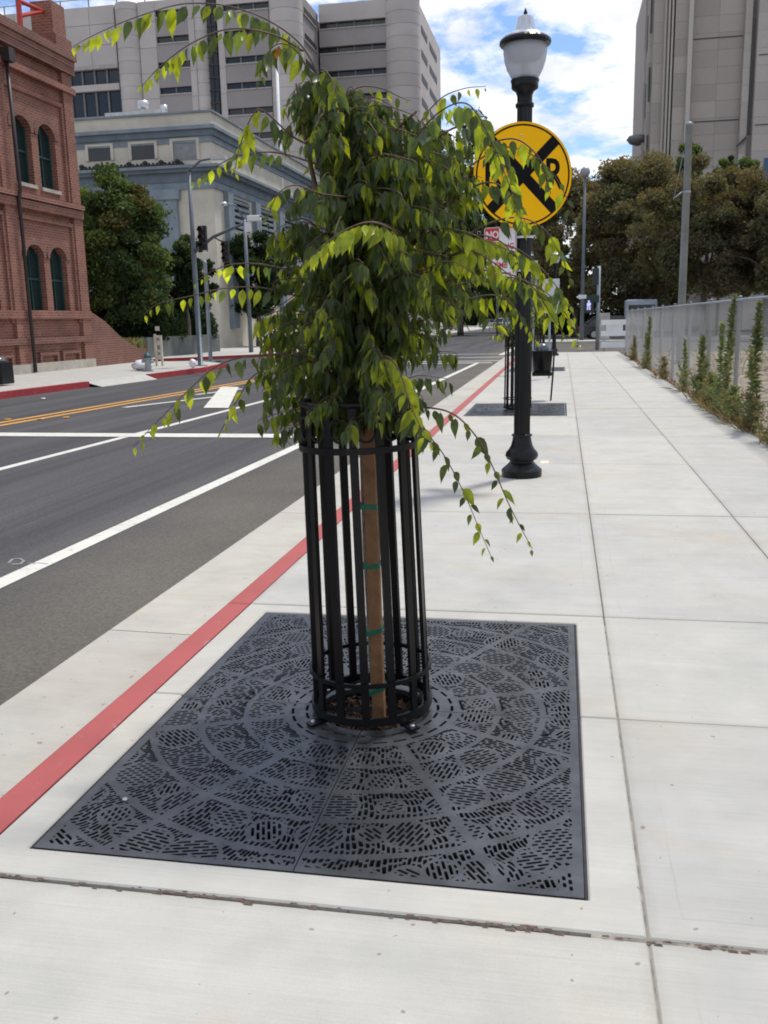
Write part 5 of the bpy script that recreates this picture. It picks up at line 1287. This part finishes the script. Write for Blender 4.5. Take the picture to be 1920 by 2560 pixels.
# ================================================================ GRANITE BUILDING ON THE RIGHT
YG = 88.0
def gran(name, col, v=.07): 
    m, nt, b = _new(name); n = noise(nt, 1.2, 4); n2 = noise(nt, 12, 4)
    c = ramp(nt, n2.outputs[0], [(.3, mul(col,1-v)), (.7, mul(col,1+v))]).outputs[0]
    oi = nt.nodes.new('ShaderNodeObjectInfo'); c = mixc(nt, c, ramp(nt, oi.outputs['Random'], [(0,(.86,.85,.87)),(.4,(.96,.94,.94)),(.7,(1.0,1.0,1.0)),(1,(1.06,1.05,1.05))]).outputs[0], 1., 'MULTIPLY')
    nt.links.new(c, b.inputs['Base Color']); b.inputs['Roughness'].default_value = .8; return m
M_gr = gran('granite_panel', (.42,.37,.325)); M_gr2 = gran('pale_granite_panel', (.48,.435,.385))
gb = thing('granite_building', 'tall beige granite office building rising behind the brown trees', 'building', (at(1800,800,YG).x,YG+12,0))
XG = lambda px, Y=YG: at(px,300,Y).x
zG = lambda py: at(1760,py,YG).z
GT = zG(-260)
MB().box(XG(1640)+.3,XG(2300),YG+3.6,YG+34,0,GT).obj('core', M_gr, gb)
def gpanels(pa, pb, Y, cols, hs, m=M_gr, z0=0., d=.5):
    x0, x1 = XG(pa,Y), XG(pb,Y); z = z0; k = 0
    while z < GT-.1:
        h = hs[k % len(hs)]; z1 = min(z+h, GT)
        for c in range(cols):
            a, b = x0+(x1-x0)*c/cols, x0+(x1-x0)*(c+1)/cols; sbox('granite_panel', m, gb, a+.007, b-.007, Y, Y+d, z+.007, z1-.007)
        z = z1; k += 1
H1 = 1.36
gpanels(1605,1612,YG+3.0,1,[H1*2],M_gr2); gpanels(1614,1626,YG+2.0,1,[H1],M_gr2)
for z in np.arange(2,GT-3,H1*4.1):
    sbox('window', M_gls, gb, XG(1612,YG+2.5), XG(1614.5,YG+2.5), YG+2.5, YG+3.4, z, z+2.8); sbox('window', M_gls, gb, XG(1618,YG+1.9), XG(1621.5,YG+1.9), YG+1.9, YG+2.02, z+1.2, z+4)
gpanels(1627,1655,YG+1.2,1,[H1*1.2],M_gr); pier_m = M_gr2
for a, b, dy_ in ((1656,1660,.8),(1664,1668,.5),(1672,1676,.4)): MB().box(XG(a),XG(b),YG+dy_,YG+3.7,0,GT).obj('fin', M_gr2, gb)
MB().box(XG(1655),XG(1680),YG+1.0,YG+3.7,0,GT).obj('recess', M_gr, gb)
gpanels(1679,1714,YG+.5,1,[H1],M_gr); MB().box(XG(1713),XG(1724),YG+.1,YG+3.7,0,GT).obj('fin', M_gr2, gb)
gpanels(1724,1851,YG+.9,2,[H1,H1,H1,H1,H1],M_gr,.4)
z = .4+H1*3
while z < GT: sbox('reveal', M_slit, gb, XG(1724), XG(1851), YG+.86, YG+.9, z-.04, z+.04); z += H1*4.9
gpanels(1851,1868,YG+.3,1,[H1],M_gr2); MB().box(XG(1866),XG(1884),YG+.7,YG+3.7,0,GT).obj('slot_back', M_gr2, gb)
gl_ = MB().box(XG(1872),XG(1881),YG+.62,YG+.69,zG(340),GT).obj('window', M_mull, gb)
MB().prism_y([(XG(1846),zG(372)),(XG(1868),zG(352)),(XG(1868),zG(346)),(XG(1846),zG(366))][::1], YG+.0, YG+.28).obj('sloping_sill', M_slit, gb)
gpanels(1883,2160,YG-.4,3,[H1],M_gr2)
for z in np.arange(6,GT-4,H1*4.05): sbox('reveal', M_slit, gb, XG(1886), XG(2160), YG-.44, YG-.4, z, z+.07)
bl = mat('blue_glazing', (.02,.07,.16), .15); sbox('window', bl, gb, XG(1914), XG(1990), YG-.5, YG-.402, zG(470), zG(405))
# flared foot and small canopy at the left edge of the building
MB().prism_y([(XG(1560),zG(560)),(XG(1606),zG(380)),(XG(1640),zG(380)),(XG(1640),0),(XG(1560),0)][::-1], YG+2.2, YG+3.4).obj('flared_foot', M_gr, gb)
cn = MB().lathe([(.1,0),(.7,.2),(1.0,.55),(.8,.85),(.1,1.0)], (XG(1603),YG+3.5,zG(338)), 20).obj('canopy', M_mull, gb, True)
# darker block standing in for shade at the bottom right, behind the trees
MB().box(XG(1790),XG(1850),YG-.2,YG+.85,0,zG(640)).obj('shade_block', M_gr, gb)

# ================================================================ BACKGROUND TREES
def leaf_quads(P, S_, rr, flat=.0):
    n = len(P); a = rr.normal(size=(n,3)); a /= np.linalg.norm(a,axis=1)[:,None]; b = rr.normal(size=(n,3)); b -= a*(a*b).sum(1)[:,None]; b /= np.linalg.norm(b,axis=1)[:,None]
    s = S_*.52*rr.uniform(.6,1.35,n)[:,None]; v = np.stack([P-a*s, P+b*s*.55, P+a*s, P-b*s*.55],1).reshape(-1,3)
    return v
def bg_tree(name, label, base, crown, n, size, mats, seed, group='background street trees', clumps=60, trunk_r=.2, limbs=6, squash=1., low=0., shell=.5, cr=1.):
    """crown = (cx, cy, cz, rx, ry, rz)"""; n = int(n*2.4)
    rr = np.random.default_rng(seed); pr = random.Random(seed)
    t = thing(name, label, 'tree', base, group); cx,cy,cz,rx,ry,rz = crown
    C = []
    while len(C) < clumps:
        d = rr.normal(size=3); d /= np.linalg.norm(d); u = rr.uniform(shell,1.)**.6
        p = d*u
        if p[2] < -.75+low: continue
        C.append((cx+p[0]*rx, cy+p[1]*ry, cz+p[2]*rz, rr.uniform(.55,1.25)))
    C = np.array(C); k = rr.integers(0,len(C),n); R0 = .26*(rx+ry+rz)/3
    off = rr.normal(size=(n,3)); off /= np.linalg.norm(off,axis=1)[:,None]; off *= rr.uniform(0,1,n)[:,None]**.45*np.where(rr.uniform(size=n) < .12, rr.uniform(1.,1.6,n), 1.)[:,None]
    P = C[k,:3]+off*(R0*.85*cr*C[k,3])[:,None]*np.array([1,1,.72])
    v = leaf_quads(P, size, rr); base_ = np.array(base)
    me = bpy.data.meshes.new('crown'); me.from_pydata((v-base_).tolist(), [], [(4*i,4*i+1,4*i+2,4*i+3) for i in range(n)])
    for m in mats: me.materials.append(m)
    cm = rr.choice(len(mats), len(C), p=[.55]+[.45/(len(mats)-1)]*(len(mats)-1)); mi = np.where(rr.uniform(size=n) < .75, cm[k], rr.integers(0,len(mats),n))
    me.polygons.foreach_set('material_index', mi.astype('i').tolist()); me.update()
    o = bpy.data.objects.new('crown', me); COL.objects.link(o); o.parent = t; S(o,'stuff')
    mb = MB(); top = Vector((cx,cy,cz-.2*rz)); b = Vector(base)
    mb.tube(spline([b-Vector((0,0,.1)), b.lerp(top,.45)+Vector((pr.gauss(0,.1),pr.gauss(0,.1),0)), top], 8), [trunk_r*(1.15-.09*i) for i in range(9)], 9)
    for i in range(limbs):
        q = C[pr.randrange(len(C))]; s0 = b.lerp(top, pr.uniform(.4,.85)); e = Vector(q[:3]); mm = s0.lerp(e,.5)+Vector((0,0,.1*rz))
        mb.tube(spline([s0,mm,e],8), [trunk_r*.5*(1-.1*k) for k in range(9)], 6)
    mb.obj('trunk', M_bark2, t, True)
    return t
G1 = [leaf_mat('tree_green', (.085,.130,.050), .3, .7, .15), leaf_mat('tree_light_green', (.125,.17,.055), .3, .7, .15), leaf_mat('tree_dark_green', (.035,.06,.024), .25, .7, .15), leaf_mat('tree_reddish', (.085,.075,.03), .3, .7, .15)]
G2 = [leaf_mat('tree_olive_brown', (.165,.150,.088), .3, .7, .15), leaf_mat('tree_brown', (.155,.122,.082), .3, .7, .15), leaf_mat('tree_dull_green', (.125,.135,.072), .3, .7, .15), leaf_mat('tree_ochre', (.195,.160,.092), .3, .7, .15)]
G3 = [leaf_mat('far_dark_green', (.024,.045,.018), .25, .7, .15), leaf_mat('far_green', (.040,.068,.026), .25, .7, .15), leaf_mat('far_black_green', (.014,.026,.012), .2, .7, .15)]
def tree_at(name, label, px, pyc, Y, rpx, rpy, n, size, mats, seed, **kw):
    c = at(px,pyc,Y); s = (Y*1.02)/F; rx, rz = rpx*s, rpy*s
    return bg_tree(name, label, (c.x,Y,-.05), (c.x,Y,c.z,rx,rx*.85,rz), n, size, mats, seed, **kw)
tree_at('street_tree', 'dense green tree beside the brick building', 295, 645, 42, 128, 205, 42000, .17, G1, 1, clumps=170, trunk_r=.22, shell=.25)
tree_at('street_tree', 'dark green tree under the signal masts', 455, 700, 46, 80, 110, 13000, .16, [G3[0],G1[2],G1[0]], 2, clumps=60, trunk_r=.15, shell=.3)
tree_at('street_tree', 'dark tree in front of the long side of the civic building', 640, 690, 60, 95, 120, 16000, .2, G3, 3, clumps=70, shell=.3)
tree_at('street_tree', 'tree behind the middle of the young tree crown', 800, 650, 85, 150, 160, 15000, .3, [G1[2],G3[1],G1[0]], 4, clumps=70, trunk_r=.25)
tree_at('street_tree', 'feathery green tree behind the right of the young tree', 1150, 540, 95, 120, 230, 22000, .30, [G1[2],G3[1],G1[0]], 5, clumps=90, trunk_r=.3, shell=.25)
tree_at('street_tree', 'far dark tree left of the yellow sign post', 1010, 620, 120, 150, 190, 15000, .36, G3, 6, clumps=70, trunk_r=.3)
tree_at('street_tree', 'far tree directly beyond the lamp post', 1290, 655, 110, 100, 120, 14000, .3, [G3[1],G2[2],G3[0]], 7, clumps=60)
tree_at('plane_tree', 'brown leaved tree nearest the globe lamp pole', 1440, 625, 78, 115, 165, 24000, .24, G2, 8, clumps=90, group='brown trees behind the fence', trunk_r=.24, shell=.35)
tree_at('plane_tree', 'large brown leaved tree left of the steel pole', 1600, 600, 72, 140, 190, 32000, .23, G2, 9, clumps=120, group='brown trees behind the fence', trunk_r=.24, shell=.3)
tree_at('plane_tree', 'large brown leaved tree right of the steel pole', 1770, 590, 64, 150, 165, 30000, .21, G2, 10, clumps=120, group='brown trees behind the fence', trunk_r=.22, shell=.3, limbs=9)
tree_at('plane_tree', 'brown leaved tree at the right edge of the picture', 1930, 600, 60, 120, 150, 20000, .2, G2, 11, clumps=90, group='brown trees behind the fence', trunk_r=.2, shell=.3)
tree_at('green_tree', 'green treetop directly behind the steel pole top', 1724, 425, 74, 26, 56, 6000, .17, G1, 12, clumps=26, cr=1.9, shell=.1, group='green treetops above the brown trees', trunk_r=.15)
tree_at('green_tree', 'small round green treetop right of the steel pole', 1812, 428, 74, 22, 34, 3600, .17, G1, 13, clumps=16, cr=2.1, shell=.1, group='green treetops above the brown trees', trunk_r=.12)
tree_at('green_tree', 'small green treetop near the right edge', 1868, 436, 74, 20, 36, 3600, .17, G1, 14, clumps=16, cr=2.1, shell=.1, group='green treetops above the brown trees', trunk_r=.12)
for i, (px_, Y, w_) in enumerate(((930,170,110),(1080,185,120),(1200,200,120),(1330,190,110))):
    tree_at('street_tree', ['far tree closing the street, leftmost of four','far tree closing the street, second of four from the left','far tree closing the street, third of four from the left','far tree closing the street, rightmost of four'][i], px_, 715, Y, w_, 80, 7000, .6, G3, 20+i, clumps=50, trunk_r=.4)
for i, (pa, pb, Y, h_, lab) in enumerate(((1330,1600,82,2.6,'long dark hedge under the brown trees'),(700,1330,215,7.,'dark tree belt closing the far end of the street'))):
    a_, b_ = at(pa,800,Y).x, at(pb,800,Y).x; rr_ = np.random.default_rng(70+i); n = 9000; P = np.stack([rr_.uniform(a_,b_,n),rr_.uniform(Y-1,Y+1,n),rr_.uniform(0,1,n)*h_*(.8+.2*np.sin(rr_.uniform(0,6,n)))],1)
    v = leaf_quads(P, .3 if i == 0 else 1.2, rr_); ct = np.array([(a_+b_)/2,Y,0]); me = bpy.data.meshes.new('hedge'); me.from_pydata((v-ct).tolist(), [], [(4*j,4*j+1,4*j+2,4*j+3) for j in range(n)]); me.materials.append(G3[i]); me.materials.append(G3[2]); me.polygons.foreach_set('material_index',[j % 2 for j in range(n)])
    o = bpy.data.objects.new('hedge' if i == 0 else 'tree_belt', me); COL.objects.link(o); o.location = ct; S(o,'stuff'); o['label'] = lab
# dark shrubs behind the garden wall
for i in range(7):
    x = -26+2.3*i if i < 3 else -20.2; y = 42.5+i*.1 if i < 3 else 42.5+(i-3)*2.2
    rr_ = np.random.default_rng(40+i); n = 7000; P = rr_.normal(size=(n,3)); P /= np.linalg.norm(P,axis=1)[:,None]; P *= rr_.uniform(.55,1,n)[:,None]*np.array([1.5,1.4,1.35]); P[:,2] += 1.3; P[P[:,2] < .05,2] = .1
    v = leaf_quads(P, .2, rr_); me = bpy.data.meshes.new('shrub'); me.from_pydata(v.tolist(), [], [(4*j,4*j+1,4*j+2,4*j+3) for j in range(n)]); me.materials.append(G3[i % 3])
    t = thing('shrub', 'dark shrub behind the grey wall, '+['first','second','third','fourth','fifth','sixth','last'][i]+' in the row from the left', 'shrub', (x,y,0), 'dark shrubs behind the grey wall'); o = bpy.data.objects.new('foliage', me); COL.objects.link(o); o.parent = t; S(o,'stuff')
    MB().tube([(x,y,-.05),(x,y,1.3)], .06, 6).obj('stem', M_bark2, t)
fl2 = Foliage(); rr = random.Random(8)
gt = thing('grass_tuft', 'yellow green ornamental grass tuft behind the sloping brick wall', 'plant', (-18.4,36.4,0))
for i in range(420):
    a = rr.uniform(0,6.28); fl2.leaf((-18.4+rr.gauss(0,.35),36.4+rr.gauss(0,.35),.05), (math.cos(a)*.8,math.sin(a)*.8,1.2), (rr.gauss(0,1),rr.gauss(0,1),.3), rr.uniform(.6,1.25), rr.choice([1,2,2]), 2)
S(fl2.obj('blades', WEED, gt), 'stuff')

# ================================================================ VEHICLES
M_tyre = mat('tyre_rubber', (.012,.012,.012), .85); M_rim = mat('alloy_rim', (.4,.41,.42), .35, .8)
M_tail = mat('red_tail_lamp', (.30,.01,.012), .25); M_head = mat('clear_head_lamp', (.6,.62,.65), .15)
def car(loc, rz, col, label, suv=0.):
    t = thing('parked_car', label, 'car', loc, 'cars far along the street', rz); m = mat('car_paint_%d' % len(bpy.data.materials), col, .25, .3, .05, 3, coat=.6)
    h = .18*suv; w0, w1 = .88, .64
    lo_ = [(-2.15,.28),(2.15,.28),(2.2,.55),(2.05,.80),(1.1,.92+h*.3),(-2.1,.95+h*.4),(-2.22,.6)]
    bev(MB().prism_y(lo_, -w0, w0).obj('body', m, t, origin=(0,0,0), local=True), .07, 3)
    A = [(1.15,.92),(.45,1.42+h),(-1.35 if suv else -1.15,1.44+h),(-2.05 if suv else -1.85,.95)]
    mb = MB(); mb.add([(x,-(w0-.04) if z < 1 else -w1,z) for x,z in A]+[(x,(w0-.04) if z < 1 else w1,z) for x,z in A], [(0,3,2,1),(4,5,6,7),(0,1,5,4),(1,2,6,5),(2,3,7,6),(3,0,4,7)])
    cb2 = bev(mb.obj('cabin', M_gls, t, origin=(0,0,0), local=True), .03)
    MB().prism_y([(.5,1.41+h),(.4,1.47+h),(-1.2,1.49+h),(-1.4,1.43+h)][::-1], -w1+.01, w1-.01).obj('roof', m, t, origin=(0,0,0), local=True)
    for s in (-1,1):
        for a,b in ((A[0],A[1]),(A[3],A[2]),((-.35,.93),(-.35,1.44+h))): MB().tube([(a[0],s*(w0-.03),a[1]),(b[0],s*(w1+.005),b[1])], .035, 5).obj('pillar', m, t, origin=(0,0,0), local=True)
        MB().box(-2.235,-2.15,s*.62-.14,s*.62+.14,.66,.84).obj('tail_light', M_tail, t, origin=(0,0,0), local=True); MB().box(2.07,2.17,s*.6-.17,s*.6+.17,.58,.72).obj('headlight', M_head, t, origin=(0,0,0), local=True)
        for x in (-1.35,1.38):
            wh = thing_child('wheel', t, (x,s*.78,.32)); vs = [(math.cos(a)*.32,math.sin(a)*.32) for a in np.linspace(0,2*math.pi,21)[:-1]]
            MB().prism_y(vs, -.11, .11).obj('tyre', M_tyre, wh, origin=(0,0,0), local=True); MB().prism_y([(x_*.62,z_*.62) for x_,z_ in vs], -.118, .118).obj('rim', M_rim, wh, origin=(0,0,0), local=True)
    return t
def thing_child(name, parent, loc):
    o = bpy.data.objects.new(name, None); COL.objects.link(o); o.parent = parent; o.location = loc; o.empty_display_size = .1; return o
c_ = groundpt(1134,828,RZ); car((c_.x,c_.y,RZ), R(80), (.12,.14,.20), 'dark blue car far down the street, left of the silver one', 1)
car((*at(1226,816,165).xy,RZ), R(20), (.45,.47,.48), 'silver car far down the street seen from the side', 0)
car((*at(1262,815,150).xy,RZ), R(60), (.55,.57,.6), 'pale car beyond the lamp post far down the street', 1)
car((*at(1535,800,63).xy,.0), R(5), (.03,.033,.04), 'dark car on the cross street behind the barricade', 0)
vb = thing('shuttle_van', 'pale blue and white van parked behind the end of the fence', 'van', (*at(1600,790,66).xy,.0))
x0, x1 = at(1563,770,66).x, at(1640,770,66).x
bev(MB().box(x0,x1,65,67,.35,2.5).obj('body', mat('pale_blue_van', (.45,.50,.58), .4), vb), .12, 3)
MB().box(x0+.15,x1-.15,64.98,64.999,1.35,2.15).obj('window', M_gls, vb)
for x in (x0+.6,x1-.6): MB().prism_y([(x+.36*math.cos(a),.36+.36*math.sin(a)) for a in np.linspace(0,2*math.pi,19)[:-1]], 64.9, 65.15).obj('wheel', M_tyre, vb)
# raised reflectors on the centre line
for i, (px_, py_) in enumerate(((19,1050),(103,1049),(165,1045))):
    q = groundpt(px_,py_,RZ); T(bev(MB().prism([(q.x-.05,q.y-.05),(q.x+.05,q.y-.05),(q.x+.05,q.y+.05),(q.x-.05,q.y+.05)], RZ+.005, RZ+.022).obj('road_reflector', M_yel), .008, 1), ['leftmost','middle','rightmost'][i]+' of three raised yellow reflectors on the double centre line', 'reflector', 'raised reflectors on the centre line')
# scraps
for i, (px_, py_, s, lab) in enumerate(((1685,955,.10,'white paper scrap among the leaf litter by the fence'),(1445,868,.22,'pale curved scrap lying at the end of the walk'),(108,997,.05,'small white scrap on the road near the far kerb'))):
    z = 0 if i == 0 else RZ+.006
    q = groundpt(px_,py_,z); pr = random.Random(i); v = [(q.x+s*math.cos(a)*pr.uniform(.6,1.1), q.y+s*math.sin(a)*pr.uniform(.6,1.4), z+.006+pr.uniform(0,.5)*s) for a in np.linspace(0,6.28,8)[:-1]]
    o = MB().add(v+[(q.x,q.y,z+.3*s)], [(k,(k+1)%7,7) for k in range(7)]).obj('paper_scrap', M_bwhite); so_ = o.modifiers.new('thick','SOLIDIFY'); so_.thickness = .002; T(o, lab, 'litter')
cup = T(MB().lathe([(.028,0),(.040,.11),(.042,.112)], n=16).obj('paper_cup', mat('tan_paper_cup', (.45,.26,.15), .6), None, True, origin=(0,0,0)), 'crushed tan paper cup lying at the foot of the weeds', 'cup'); cup.location = (2.20,13.55,.04); cup.rotation_euler = (R(88),0,R(60))
